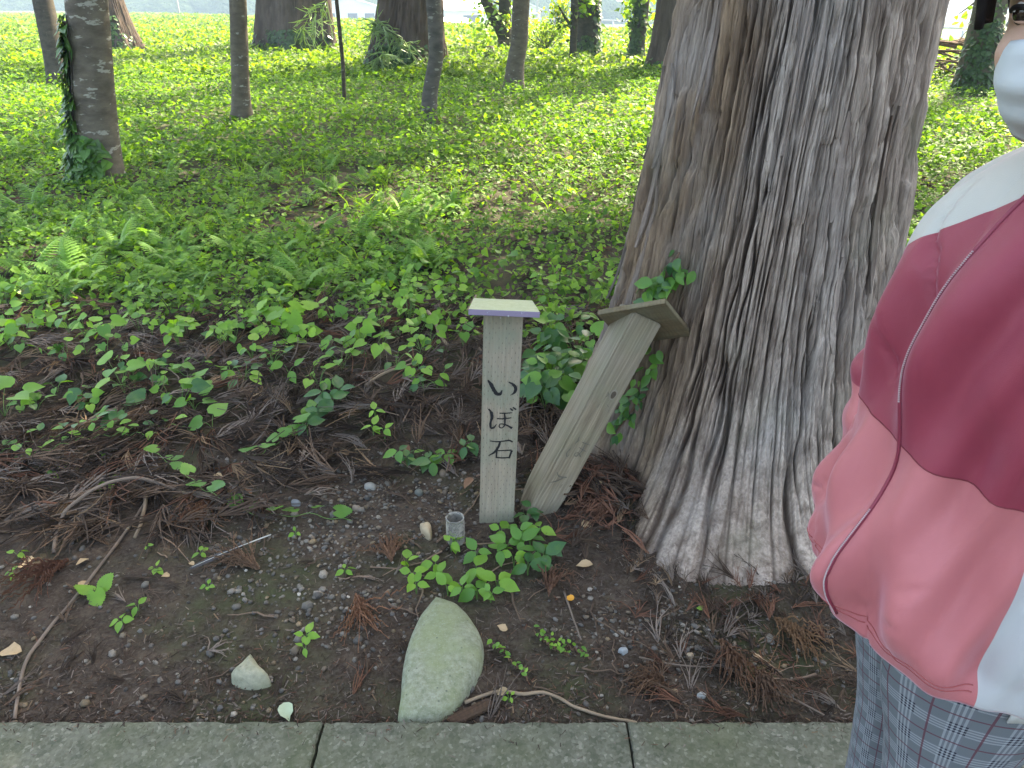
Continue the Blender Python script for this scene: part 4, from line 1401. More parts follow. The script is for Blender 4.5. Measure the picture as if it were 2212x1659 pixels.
def make_trunk_vine():
    r = np.random.default_rng(8)
    o = thing('climbing_vine', 'leafy vine climbing the massive cedar above the leaning post', 'vine', (BC[0] - 0.45, BC[1] - 0.1, 0))
    b = np.array(o.location)

    def on_trunk(px, py, lift=0.02):
        d = ray(px, py)
        for t in np.linspace(1.6, 3.4, 700):
            p = EYE + d * t
            c = big_axis(np.array(p[2]))
            th = math.atan2(p[1] - c[1], p[0] - c[0])
            if math.hypot(p[0] - c[0], p[1] - c[1]) < float(big_rad(np.array([th]), np.array([p[2]]))[0]) + lift:
                return p, th
        return None
    runs = (([(1325, 940), (1352, 905), (1385, 850), (1405, 800), (1425, 740), (1412, 690), (1405, 640), (1432, 600), (1460, 560), (1468, 545)], 60, 'md', 0.050),
            ([(1405, 640), (1425, 610), (1448, 600), (1480, 590)], 18, 'm', 0.062), ([(1330, 935), (1372, 880), (1390, 860), (1402, 845)], 22, 'd', 0.032))
    for pts, n, tones, s in runs:
        P = [on_trunk(*p) for p in pts]
        P = [p for p in P if p is not None]
        if len(P) < 3: continue
        line = spline(np.array([p[0] for p in P]) - b, n)
        tube_obj('stem', line, 0.003, STEM_BROWN, o, 5)
        th0 = np.interp(np.arange(n), np.linspace(0, n - 1, len(P)), [p[1] % (2 * math.pi) for p in P])
        for k in range(n):
            a = th0[k] + r.normal(0, 0.5)
            rot = (Matrix.Rotation(a + math.pi / 2, 3, 'Z') @ Matrix.Rotation(math.pi / 2 - 0.7 + r.normal(0, 0.25), 3, 'X') @ Matrix.Rotation(math.pi + r.normal(0, 1.0), 3, 'Z')).to_euler()
            q = line[k] + np.array([math.cos(a), math.sin(a), 0]) * r.uniform(0.0, 0.03) + r.normal(0, 0.012, 3)
            share('leaf', LM['ovate' + tones[int(r.integers(0, len(tones)))]], o, tuple(q), tuple(rot), s * r.uniform(0.6, 1.25))


make_trunk_vine()

# ---- brown litter of fallen cedar twigs
def sprig_tmpl(seed, strands=8, L=0.16, rad=0.0032, fan=0.75, segs=6):
    r = np.random.default_rng(seed)
    parts = []
    for k in range(strands):
        a = r.normal(0, fan * 0.5); l = L * r.uniform(0.55, 1.15)
        t = np.linspace(0, 1, segs + 1)
        s0 = r.uniform(0, 0.25) * L
        bend = r.normal(0, 0.35)
        x = s0 * math.sin(a * 0.3) + l * np.sin(a + bend * t) * t
        y = s0 + l * np.cos(a + bend * t) * t
        z = 0.006 + r.uniform(0, 0.02) * np.sin(t * 3.0) + r.normal(0, 0.003, segs + 1)
        rr = rad * np.where(np.arange(segs + 1) % 2, 1.5, 0.85) * (1 - 0.6 * t)
        parts.append(tube(np.stack([x, y, z], -1), rr, 3, False))
    V, F = join(parts)
    return V, F


LITTER = NT('litter')
_n = LITTER.noise(LITTER.pos(), 140, 3, 0.7)
LITTER.color(LITTER.mix(_n, LITTER.mix(0.55, LITTER.attr(), (0.01, 0.008, 0.006)), LITTER.mix(1.0, LITTER.attr(), (1.5, 1.45, 1.4), 'MULTIPLY')))
LITTER.rough(0.9, 0.15)
LITTER = LITTER.m


def litter_cols(n, r):
    pal = np.array([[0.036, 0.027, 0.022], [0.060, 0.042, 0.032], [0.092, 0.062, 0.044], [0.12, 0.060, 0.040], [0.135, 0.112, 0.098], [0.16, 0.11, 0.07]])
    k = r.choice(6, n, p=[0.28, 0.27, 0.16, 0.06, 0.19, 0.04])
    return pal[k] * r.uniform(0.7, 1.3, n)[:, None]


def make_litter():
    r = np.random.default_rng(404)
    tm = [sprig_tmpl(s, 7, L, 0.0026, 0.7, 3) for s, L in ((1, 0.15), (2, 0.20), (3, 0.12), (4, 0.17))]
    parts, cols = [], []

    def put(x, y, size, lift, dirn=None, red=0.0):
        n = len(x)
        coh = 6.28 * fbm(x * 1.6, y * 1.6, 71, 2) * 2
        yaw = coh + r.normal(0, 0.7, n) if dirn is None else dirn + r.normal(0, 0.5, n)
        R = rotz(yaw) @ rotx(r.normal(0.05, 0.14, n)) @ roty(r.normal(0, 0.5, n))
        z = gz(x, y) + lift * r.random(n)
        c = litter_cols(n, r)
        k = r.random(n) < red
        c[k] = np.array([0.125, 0.062, 0.042]) * r.uniform(0.6, 1.3, (k.sum(), 1))
        w = r.integers(0, len(tm), n)
        for i in range(len(tm)):
            s = w == i
            V, F = scatter(tm[i][0] - np.array([0, 0.06, 0]), tm[i][1], np.stack([x, y, z], -1)[s], R[s], size * r.uniform(0.7, 1.25, s.sum()))
            parts.append((V, F))
            cc = np.repeat(c[s], len(tm[i][0]), 0)
            cols.append(cc)
    n = 4200
    x, y = band(n, 1.85, 3.75, r, 0.95)
    k = (r.random(n) < sstep(1.9, 2.5, y + 0.35 * sstep(0.1, -1.4, x) - 0.25 * np.exp(-((x + 0.35) / 0.4) ** 2))) & off_trunk(x, y, -0.05)
    put(x[k], y[k], 1.0, 0.05)
    n = 1000
    x, y = band(n, 3.6, 7.5, r, 0.75, 1.3)
    k = off_trunk(x, y); put(x[k], y[k], 1.1, 0.03)
    n = 200
    x, y = band(n, 1.22, 2.0, r, 1.2)
    k = off_trunk(x, y) & (r.random(n) < 0.5); put(x[k], y[k], 0.55, 0.006)
    n = 260
    x = r.uniform(0.35, 1.7, n); y = r.uniform(1.2, 1.72, n); k = off_trunk(x, y, 0.1)
    put(x[k], y[k], 0.55, 0.012, red=0.12)
    n = 130
    x = r.normal(0.30, 0.07, n); y = r.normal(2.08, 0.13, n)
    put(x, y, 0.75, 0.05, red=0.45)
    a = np.radians(r.uniform(195, 335, 150)); rr = big_rad(a, np.zeros(150)) + r.uniform(-0.03, 0.10, 150)
    put(BC[0] + rr * np.cos(a), BC[1] + rr * np.sin(a), 0.45, 0.035, a + 1.57, 0.3)
    V, F = join(parts)
    tag(mesh_obj('cedar_litter', V, F, LITTER, None, False, np.vstack(cols)), 'brown layer of fallen dead cedar twigs', None, None, 'stuff')
    # fine crumbs and needles
    n = 52000
    x, y = band(n, 1.195, 2.7, r, 1.15, 1.25)
    k = (r.random(n) < (0.25 + 0.75 * np.maximum(sstep(-0.6, 0.0, x), sstep(1.75, 1.2, y)))) & off_trunk(x, y, -0.1)
    x, y = x[k], y[k]; n = len(x)
    sl = np.array([[-0.5, -0.06, 0], [0.5, -0.04, 0], [0.5, 0.04, 0], [-0.5, 0.06, 0]]); sf = np.array([[0, 1, 2, 3]])
    V, F = scatter(sl, sf, np.stack([x, y, gz(x, y) + r.uniform(0.001, 0.007, n)], -1), rotz(r.uniform(0, 6.28, n)) @ rotx(r.normal(0, 0.7, n)) @ roty(r.normal(0, 0.25, n)),
                   np.stack([r.uniform(0.006, 0.024, n), r.uniform(0.008, 0.03, n), np.ones(n)], -1))
    m = 420
    xs = r.uniform(-1.3, 1.3, m); ys = SLAB_Y - np.abs(r.normal(0, 0.035, m)) - 0.002
    V2, F2 = scatter(sl, sf, np.stack([xs, ys, np.full(m, SLAB_Z + 0.004)], -1), rotz(r.uniform(0, 6.28, m)) @ rotx(r.normal(0, 0.3, m)), np.stack([r.uniform(0.004, 0.018, m), r.uniform(0.008, 0.022, m), np.ones(m)], -1))
    V, F = join([(V, F), (V2, F2)]); n += m
    c = litter_cols(n, r) * 0.9
    tag(mesh_obj('needle_crumbs', V, F, LITTER, None, False, np.repeat(c, 4, 0)), 'fine brown needles and bark crumbs on the earth', None, None, 'stuff')
    # loose thin twigs
    parts = []; cols = []
    for i in range(260):
        y0 = r.uniform(1.25, 5.5); x0 = r.uniform(-0.72, 0.72) * y0
        if not off_trunk(x0, y0, 0.1): continue
        a = r.uniform(0, 6.28); L = r.uniform(0.08, 0.45) * (1 if y0 > 2 else 0.5)
        t = np.linspace(-0.5, 0.5, 6)
        xx = x0 + L * t * math.cos(a) + np.cumsum(r.normal(0, 0.006, 6)); yy = y0 + L * t * math.sin(a) + np.cumsum(r.normal(0, 0.006, 6))
        yy = np.maximum(yy, SLAB_Y + 0.02)
        V, F = tube(np.stack([xx, yy, gz(xx, yy) + 0.008 + (0.03 if y0 > 2.2 else 0.0)], -1), np.linspace(0.0028, 0.0012, 6) * r.uniform(0.6, 1.5), 4, False)
        parts.append((V, F)); cols.append(np.repeat(np.array([[0.14, 0.10, 0.075]]) * r.uniform(0.5, 1.6), len(V), 0))
    V, F = join(parts)
    tag(mesh_obj('loose_twigs', V, F, LITTER, None, True, np.vstack(cols)), 'thin bare twigs strewn through the litter', None, None, 'stuff')


make_litter()


def ico():
    p = (1 + 5 ** 0.5) / 2
    V = np.array([(-1, p, 0), (1, p, 0), (-1, -p, 0), (1, -p, 0), (0, -1, p), (0, 1, p), (0, -1, -p), (0, 1, -p), (p, 0, -1), (p, 0, 1), (-p, 0, -1), (-p, 0, 1)], float)
    V /= np.linalg.norm(V[0])
    F = np.array([(0, 11, 5), (0, 5, 1), (0, 1, 7), (0, 7, 10), (0, 10, 11), (1, 5, 9), (5, 11, 4), (11, 10, 2), (10, 7, 6), (7, 1, 8), (3, 9, 4), (3, 4, 2), (3, 2, 6), (3, 6, 8), (3, 8, 9), (4, 9, 5), (2, 4, 11), (6, 2, 10), (8, 6, 7), (9, 8, 1)])
    return V, F


PEB = NT('pebble'); PEB.color(PEB.mix(PEB.ramp(PEB.noise(PEB.pos(), 300, 3), [(0.4, 0.0), (0.7, 0.5)]), PEB.attr(), (0.05, 0.045, 0.04))); PEB.rough(0.75, 0.3); PEB = PEB.m


def make_pebbles():
    r = np.random.default_rng(55)
    V0, F0 = ico()
    n = 26000
    x, y = band(n, 1.2, 2.45, r, 1.0, 1.0)

    def blob(cx, cy, sx, sy, a):
        return a * np.exp(-(((x - cx) / sx) ** 2 + ((y - cy) / sy) ** 2))
    c1 = hit(760, 1110); c2 = hit(560, 1330); c3 = hit(1420, 1370); c4 = hit(200, 1420); c5 = hit(960, 1060)
    d = np.maximum.reduce([blob(c1[0], c1[1], 0.38, 0.26, 1.0), blob(c5[0], c5[1], 0.28, 0.2, 0.9), blob(c2[0], c2[1], 0.5, 0.25, 0.55), blob(c3[0], c3[1], 0.22, 0.14, 1.0), blob(c4[0], c4[1], 0.5, 0.3, 0.3), np.full(n, 0.07)])
    d = d * (0.35 + 1.0 * sstep(0.35, 0.55, fbm(x * 4, y * 4, 91, 3)))
    k = (r.random(n) < d) & off_trunk(x, y, 0.0)
    x, y = x[k], y[k]; n = len(x)
    s = 0.0032 + 0.0055 * r.random(n) ** 2.5 + 0.006 * (r.random(n) < 0.03)
    S = np.stack([s * r.uniform(0.9, 1.5, n), s * r.uniform(0.8, 1.2, n), s * r.uniform(0.5, 0.8, n)], -1)
    V, F = scatter(V0, F0, np.stack([x, y, gz(x, y) + s * 0.35], -1), rand_rot(n, r, 0.35), S)
    V = V + r.normal(0, 0.0004, V.shape)
    pal = np.array([[0.20, 0.19, 0.175], [0.13, 0.13, 0.13], [0.30, 0.28, 0.25], [0.16, 0.13, 0.10], [0.09, 0.085, 0.08], [0.45, 0.43, 0.40], [0.22, 0.17, 0.11]])
    c = pal[r.choice(7, n, p=[0.24, 0.2, 0.12, 0.19, 0.15, 0.02, 0.08])] * r.uniform(0.45, 1.0, n)[:, None] * np.array([1.05, 1.0, 0.93])
    tag(mesh_obj('gravel', V, F, PEB, None, True, np.repeat(c, 12, 0)), 'small grey and tan pebbles scattered on the dark earth', None, None, 'stuff')


make_pebbles()

# ------------------------------------------------------------------ the two sign posts
def wood_mat(name, light, dark, tint, axis='Z', green=(0.17, 0.19, 0.13), gfac=0.5):
    q = NT(name)
    sc = (1, 1, 0.05) if axis == 'Z' else (0.05, 1, 1)
    p = q.coord('Object', sc)
    n1 = q.noise(p, 55, 5, 0.6, 1.2); n2 = q.noise(q.coord('Object', (1, 1, 0.4)), 9, 4); n3 = q.noise(q.coord('Object'), 7, 4)
    w = q.n('ShaderNodeTexWave', wave_type='BANDS', bands_direction='X'); w.inputs['Scale'].default_value = 26; w.inputs['Distortion'].default_value = 5.0; w.inputs['Detail'].default_value = 2
    q.l(q.coord('Object', (1, 1, 0.06)), w.inputs['Vector'])
    c = q.ramp(n1, [(0.3, dark), (0.65, light)])
    c = q.mix(q.ramp(w.outputs['Fac'], [(0.0, 0.35), (0.5, 0.0)]), c, dark)
    c = q.mix(q.ramp(n2, [(0.4, 0.0), (0.7, 0.6)]), c, tint)
    c = q.mix(q.math('MULTIPLY', q.ramp(n3, [(0.45, 0.0), (0.7, 1.0)]), gfac), c, green)
    q.color(c); q.rough(0.82, 0.25)
    q.bump(q.math('ADD', n1, w.outputs['Fac']), 0.35, 0.002)
    return q.m


WOOD_NEW = wood_mat('treated_wood', (0.35, 0.295, 0.225), (0.235, 0.195, 0.145), (0.27, 0.265, 0.21), green=(0.19, 0.22, 0.16), gfac=0.75)
WOOD_OLD = wood_mat('weathered_wood', (0.285, 0.24, 0.17), (0.13, 0.105, 0.072), (0.235, 0.22, 0.18), green=(0.175, 0.18, 0.115))
WOOD_CAP = wood_mat('weathered_cap', (0.20, 0.155, 0.09), (0.10, 0.075, 0.045), (0.12, 0.10, 0.06), axis='X')
INK = plain('ink', (0.018, 0.018, 0.02), 0.7, 0.2, 0.5, 200)
INK_OLD = plain('faded_ink', (0.115, 0.105, 0.085), 0.8, 0.2, 0.6, 300)


def ribbon(pts, wid, n=26, seed=0):
    """brush stroke as a flat ribbon in x, z with ragged edges"""
    r = np.random.default_rng(seed)
    p = spline(np.asarray(pts, float), n)
    w = np.interp(np.linspace(0, 1, n), np.linspace(0, 1, len(wid)), wid) * 0.5
    T = np.gradient(p, axis=0); T /= np.linalg.norm(T, axis=1)[:, None] + 1e-9
    N = np.stack([-T[:, 1], T[:, 0]], -1)
    a = p + N * (w * (1 + r.normal(0, 0.10, n)))[:, None]; b = p - N * (w * (1 + r.normal(0, 0.10, n)))[:, None]
    V = np.empty((2 * n, 2)); V[0::2] = a; V[1::2] = b
    F = np.array([[2 * i, 2 * i + 1, 2 * i + 3, 2 * i + 2] for i in range(n - 1)])
    return V, F


def make_sign():
    foot = hit(1072, 1131)
    lean = math.radians(2.1)
    o = thing('sign_post', 'upright square wooden post with flat painted cap and three black brushed characters', 'sign post', (foot[0], foot[1], foot[2] - 0.02))
    o.rotation_euler = (math.radians(-0.5), lean, math.radians(1.5))
    H = 0.742; W = 0.112
    V, F = box(W, W * 0.95, H, 0.003)
    post = mesh_obj('post', V, F, WOOD_NEW, o)
    post.location = (0, W * 0.475, 0)
    # short slits pressed into the timber, staggered rows
    r = np.random.default_rng(4)
    parts = []
    for face in ('front', 'right', 'left'):
        for i in range(11):
            for j in range(46):
                if (i + j) % 2: continue
                z = 0.03 + j * 0.0152 + r.normal(0, 0.001); x = -0.048 + i * 0.0096 + r.normal(0, 0.0006)
                if r.random() < 0.12: continue
                h = r.uniform(0.004, 0.008); w = r.uniform(0.0005, 0.0009)
                P = np.array([[x - w, -0.0006, z], [x + w, -0.0006, z], [x + w * 0.4, -0.0006, z + h], [x - w * 0.4, -0.0006, z + h]])
                if face != 'front':
                    s = 1 if face == 'right' else -1
                    P = np.stack([np.full(4, s * (W / 2 + 0.0006)), W * 0.475 + P[:, 0] * s, P[:, 2]], -1)
                parts.append((P, np.array([[0, 1, 2, 3]])))
    V, F = join(parts)
    tag(mesh_obj('incision', V, F, plain('slit_dark', (0.09, 0.075, 0.055)), post), None, None, None, 'stuff').location = (0, -W * 0.475, 0)
    # characters, drawn in the measure of a 737 x 1659 view of the post
    def face_pt(x, y):
        cx = 354 - 0.0432 * (y - 200); wd = 265 - 0.0266 * (y - 200)
        # height along the post from the rows of the view
        src = (1700 + x / 1.8425, 1100 + y / 1.8425)
        d = ray(src[0] * 0.57604, src[1] * 0.57604)
        t = foot[1] / d[1]
        return ((x - cx) / wd * W, 1.5 + d[2] * t - foot[2] + 0.02)
    chars = {
        'a': [([(247, 605), (268, 635), (290, 675), (312, 700), (322, 700), (343, 672)], [10, 24, 26, 26, 22, 5]), ([(385, 615), (412, 628), (432, 655), (425, 685), (400, 705)], [6, 16, 24, 18, 3])],
        'b': [([(250, 802), (268, 830), (272, 860), (262, 900), (268, 934), (280, 932), (302, 905)], [10, 20, 20, 14, 16, 14, 3]), ([(322, 830), (360, 830), (408, 825)], [8, 9, 6]), ([(305, 868), (350, 868), (402, 860)], [9, 10, 7]),
              ([(356, 832), (358, 880), (352, 918), (335, 932), (318, 922), (325, 905), (350, 905), (378, 916), (405, 932)], [10, 13, 12, 9, 8, 8, 9, 12, 16]),
              ([(394, 796), (412, 812)], [9, 12]), ([(412, 788), (434, 804)], [9, 12])],
        'c': [([(256, 1022), (300, 1027), (350, 1022), (390, 1018), (408, 1028)], [8, 9, 8, 12, 12]), ([(325, 1028), (312, 1062), (290, 1095), (246, 1124)], [13, 18, 16, 4]),
              ([(302, 1084), (300, 1112), (298, 1140)], [10, 11, 10]), ([(300, 1088), (350, 1086), (400, 1082)], [7, 8, 12]), ([(402, 1084), (392, 1112), (382, 1140)], [14, 13, 11]), ([(298, 1136), (340, 1138), (386, 1134)], [10, 11, 8])]}
    sc = W / 250.0
    k = 0
    for key in 'abc':
        parts = []
        for pts, wid in chars[key]:
            q = [face_pt(*p) for p in pts]
            V, F = ribbon(q, np.array(wid) * sc, 26, k); k += 1
            parts.append((np.stack([V[:, 0], np.full(len(V), -0.0012 - 0.00015 * (k % 7)), V[:, 1]], -1), F))
        V, F = join(parts)
        mesh_obj('brushed_character', V, F, INK, o)
    # cap board: pale top, mauve front edge
    q = NT('cap_paint')
    g = q.n('ShaderNodeNewGeometry'); nz = q.noise(q.coord('Object'), 60, 4, 0.6)
    sep = q.n('ShaderNodeSeparateXYZ'); tc = q.n('ShaderNodeTexCoord'); q.l(tc.outputs['Normal'], sep.inputs[0])
    up = q.math('GREATER_THAN', sep.outputs[2], 0.5)
    top = q.ramp(nz, [(0.3, (0.33, 0.35, 0.21)), (0.7, (0.42, 0.44, 0.28))])
    edge = q.mix(q.ramp(q.noise(q.coord('Object'), 90, 4, 0.7), [(0.6, 0.0), (0.66, 0.7)]), (0.20, 0.165, 0.24), (0.33, 0.34, 0.42))
    q.color(q.mix(up, edge, top)); q.rough(0.6, 0.35)
    fw, bw, dp, tk = 0.196, 0.172, 0.155, 0.017
    V = [(-fw / 2, -0.05, 0), (fw / 2, -0.05, 0), (bw / 2, dp - 0.05, 0), (-bw / 2, dp - 0.05, 0)]
    V += [(x, y, tk) for x, y, z in V]
    cap = mesh_obj('cap', V, [(3, 2, 1, 0), (4, 5, 6, 7), (0, 1, 5, 4), (1, 2, 6, 5), (2, 3, 7, 6), (3, 0, 4, 7)], q.m, o)
    bv = cap.modifiers.new('bevel', 'BEVEL'); bv.width = 0.0015; bv.segments = 2
    cap.location = (0, -0.012, H + 0.012); cap.rotation_euler = (math.radians(-8.5), math.radians(1.0), 0)
    nail = mesh_obj('nail', *tube_nf((0.012, -0.0635, H + 0.021), (0.012, -0.0605, H + 0.021), 0.0022), METAL, o)
    nail2 = mesh_obj('nail', *tube_nf((-0.008, -0.002, H - 0.008), (-0.008, 0.001, H - 0.008), 0.0022), METAL, o)
    return o, foot


def tube_nf(a, b, r):
    V, F = tube(np.array([a, b], float), r, 8)
    return V, clean(F)


SIGN, SIGN_FOOT = make_sign()


def make_leaning():
    base = hit(1158, 1097)
    d = ray(1378, 690)
    top = EYE + d * (2.16 / d[1])
    ax = Vector(top - base); L = ax.length; ax.normalize()
    zq = ax
    # roll so that an arris faces the camera
    tocam = (Vector(EYE) - Vector((base + top) / 2)); tocam = (tocam - ax * tocam.dot(ax)).normalized()
    side = ax.cross(tocam).normalized()
    f = (tocam * math.cos(math.radians(33)) + side * math.sin(math.radians(33))).normalized()   # normal of the broad face
    g = ax.cross(f).normalized()
    M = Matrix((g, -f, ax)).transposed()            # local x across the face, -y out of it, z along the post
    if M.determinant() < 0:
        M = Matrix((-g, -f, ax)).transposed()
    o = thing('sign_post', 'old weathered post with loose slanted cap leaning against the massive cedar', 'sign post', tuple(base))
    o.rotation_euler = M.to_euler()
    W = 0.105
    import bmesh
    V, F = box(W, W, L + 0.05, 0.004)
    me = bpy.data.meshes.new('post'); me.from_pydata(V, [], F)
    bm = bmesh.new(); bm.from_mesh(me)
    bmesh.ops.subdivide_edges(bm, edges=[e for e in bm.edges if e.calc_length() > 0.05], cuts=22, use_grid_fill=True)
    r = np.random.default_rng(2)
    for v in bm.verts:                               # rotten, frayed foot
        k = max(0, 1 - v.co.z / 0.14)
        if k > 0:
            n1 = float(fbm(v.co.x * 70, v.co.y * 70 + 3, 6, 3)); n2 = float(fbm(v.co.x * 60, v.co.z * 12, 9, 3))
            v.co.x *= 1 - 0.45 * k * n2 * k; v.co.y *= 1 - 0.45 * k * n1 * k
            v.co.z += k * k * 0.07 * (n1 - 0.3)
        v.co.x += 0.0012 * (float(fbm(v.co.z * 30, v.co.y * 40, 3, 2)) - 0.4)
    bm.to_mesh(me); bm.free(); me.materials.append(WOOD_OLD)
    p = bpy.data.objects.new('post', me); COL.objects.link(p); p.parent = o; p.location = (0, 0, -0.03)
    # knots on the broad face
    KN = plain('knot', (0.07, 0.055, 0.04), 0.8, 0.2, 0.5, 160)
    def disc(x, z, rx, rz, mat, name, y=-W / 2 - 0.0012):
        a = np.linspace(0, 6.283, 18, endpoint=False)
        V = [(x, y - 0.0006, z)] + [(x + rx * math.cos(t) * (1 + 0.08 * math.sin(3 * t)), y, z + rz * math.sin(t)) for t in a]
        return mesh_obj(name, V, [(0, 1 + i, 1 + (i + 1) % 18) for i in range(18)], mat, p)
    disc(0.018, L * 0.66 + 0.03, 0.013, 0.019, plain('knot_ring', (0.20, 0.18, 0.14), 0.8), 'knot')
    disc(0.018, L * 0.66 + 0.03, 0.0085, 0.013, KN, 'knot', -W / 2 - 0.0022)
    # faint remains of brushed strokes on that face
    k = 0
    for nm, strokes in (('worn_character', [([(-0.005, 0.47), (0.0, 0.462), (-0.004, 0.452)], [2, 3, 1]), ([(-0.012, 0.425), (-0.012, 0.41)], [2, 1]), ([(0.012, 0.432), (0.024, 0.425)], [1, 2]), ([(0.03, 0.418), (0.032, 0.407)], [2, 1])]),
                        ('worn_character', [([(-0.02, 0.30), (-0.017, 0.285), (-0.024, 0.275)], [2, 3, 1]), ([(-0.028, 0.255), (-0.032, 0.235), (-0.025, 0.225), (-0.02, 0.235)], [2, 3, 3, 1]), ([(0.0, 0.287), (0.03, 0.287)], [3, 2]),
                                             ([(-0.003, 0.268), (0.028, 0.262)], [2, 3]), ([(0.013, 0.292), (0.012, 0.25), (0.004, 0.235), (-0.006, 0.242), (0.004, 0.25), (0.022, 0.238)], [2, 3, 3, 2, 2, 3])]),
                        ('worn_character', [([(-0.03, 0.165), (-0.02, 0.155), (0.012, 0.157)], [2, 4, 3]), ([(0.0, 0.152), (-0.016, 0.135), (-0.04, 0.122)], [3, 3, 1]), ([(0.01, 0.13), (0.008, 0.115)], [2, 1])])):
        parts = []
        for pts, wid in strokes:
            V, F = ribbon(pts, np.array(wid) * 0.0011, 16, 90 + k); k += 1
            parts.append((np.stack([V[:, 0], np.full(len(V), -W / 2 - 0.0030 - 0.0001 * (k % 5)), V[:, 1]], -1), F))
        V, F = join(parts)
        mesh_obj(nm, V, F, INK_OLD, o)
    # cap: square board knocked askew, its underside towards the viewer
    right = Vector((1, 0, 0)); upv = Vector((0, SP, CP)); fwd = Vector((0, CP, -SP))
    u = right * 0.19 + upv * 0.023 - fwd * 0.121
    v = right * 0.12 - upv * 0.087 + fwd * 0.1715
    u.normalize(); v = (v - u * v.dot(u)).normalized()
    n = u.cross(v).normalized()
    if n.z < 0:
        n = -n
    dc = ray(1393, 703)
    c = Vector(EYE + dc * ((top[1] + 0.0) / dc[1]))
    Mc = Matrix((u, v, n)).transposed().to_4x4()
    if Mc.to_3x3().determinant() < 0:
        Mc = Matrix((v, u, n)).transposed().to_4x4()
    V, F = box(0.222, 0.222, 0.017, 0.0015)
    cap = mesh_obj('cap', V, F, WOOD_CAP, o)
    bpy.context.view_layer.update()
    Mc.translation = c
    cap.matrix_world = Mc
    # where the post meets the cap: trim the post to the board
    return o


LEAN = make_leaning()

# ------------------------------------------------------------------ stones, jar, sticks, leaves
def stone_mat(name, a, b, moss):
    q = NT(name); p = q.pos()
    n1 = q.noise(p, 60, 5, 0.7); n2 = q.noise(p, 9, 4); n3 = q.noise(p, 200, 3, 0.8)
    c = q.ramp(n1, [(0.35, a), (0.65, b)])
    c = q.mix(q.ramp(n2, [(0.4, 0.1), (0.65, 0.75)]), c, moss)
    c = q.mix(q.ramp(n3, [(0.58, 0.0), (0.66, 0.5)]), c, (0.30, 0.32, 0.27))
    c = q.mix(q.ramp(q.voro(p, 38), [(0.06, 0.75), (0.13, 0.0)]), c, (0.07, 0.075, 0.06))
    q.color(c); q.rough(0.88, 0.25)
    q.bump(q.math('ADD', n1, n3), 0.5, 0.004)
    return q.m


def stone_from_outline(name, label, cat, px_pts, h, mat, seed, plane=0.02, rings=12, flat=3.0, nside=72, tiltx=0.0):
    P = np.array([hit(*p, h=plane) for p in px_pts])
    c = P.mean(0)
    cl = spline(np.vstack([P, P[:1]]), nside + 1)[:-1]
    o = None
    V = [(0, 0, h)]
    for k in range(1, rings + 1):
        f = k / rings
        zz = h * (1 - f ** flat) ** (1 / 2.2) if f < 1 else -0.02
        for q in cl:
            d = (q - c)[:2] * (f ** 0.8) * (1 + (0.0 if k < rings else 0.03))
            nx = float(fbm((c[0] + d[0]) * 18, (c[1] + d[1]) * 18, seed, 3)) - 0.45
            V.append((d[0] * (1 + 0.05 * nx), d[1] * (1 + 0.05 * nx), zz + 0.014 * nx * (1 - f * 0.5) + tiltx * d[1]))
    F = [(0, 1 + i, 1 + (i + 1) % nside) for i in range(nside)]
    for k in range(rings - 1):
        a = 1 + k * nside; b = a + nside
        F += [(a + i, b + i, b + (i + 1) % nside, a + (i + 1) % nside) for i in range(nside)]
    o = mesh_obj(name, V, F, mat, None, True)
    o.location = (c[0], c[1], float(gz(c[0], c[1])))
    # winding
    if o.data.polygons[0].normal.z < 0:
        o.data.flip_normals()
    return tag(o, label, cat)


MOSSY = stone_mat('mossy_stone', (0.13, 0.145, 0.10), (0.27, 0.285, 0.225), (0.18, 0.21, 0.105))
PALE = stone_mat('pale_stone', (0.19, 0.19, 0.14), (0.31, 0.305, 0.23), (0.23, 0.245, 0.15))
TAN = plain('tan_stone', (0.33, 0.27, 0.18), 0.8, 0.3, 0.3, 60, 0.3)
stone_from_outline('stone', 'big flat mossy oval stone set in the earth at the paving edge', 'stone',
                   [(942, 1283), (990, 1300), (1030, 1345), (1046, 1392), (1040, 1440), (1010, 1492), (960, 1540), (905, 1556), (864, 1556), (862, 1500), (866, 1445), (880, 1385), (908, 1325)], 0.055, MOSSY, 3, 0.03, 14, 3.2)
stone_from_outline('stone', 'small pale three-cornered stone half sunk in gravel', 'stone', [(544, 1420), (562, 1445), (584, 1476), (560, 1486), (525, 1484), (498, 1468), (520, 1443)], 0.045, PALE, 5, 0.012, 8, 2.4, 40)
stone_from_outline('stone', 'small tan stone lying in the gravel near the glass jar', 'stone', [(906, 1138), (925, 1134), (934, 1155), (930, 1166), (915, 1158)], 0.03, TAN, 7, 0.008, 8, 2.2, 30)
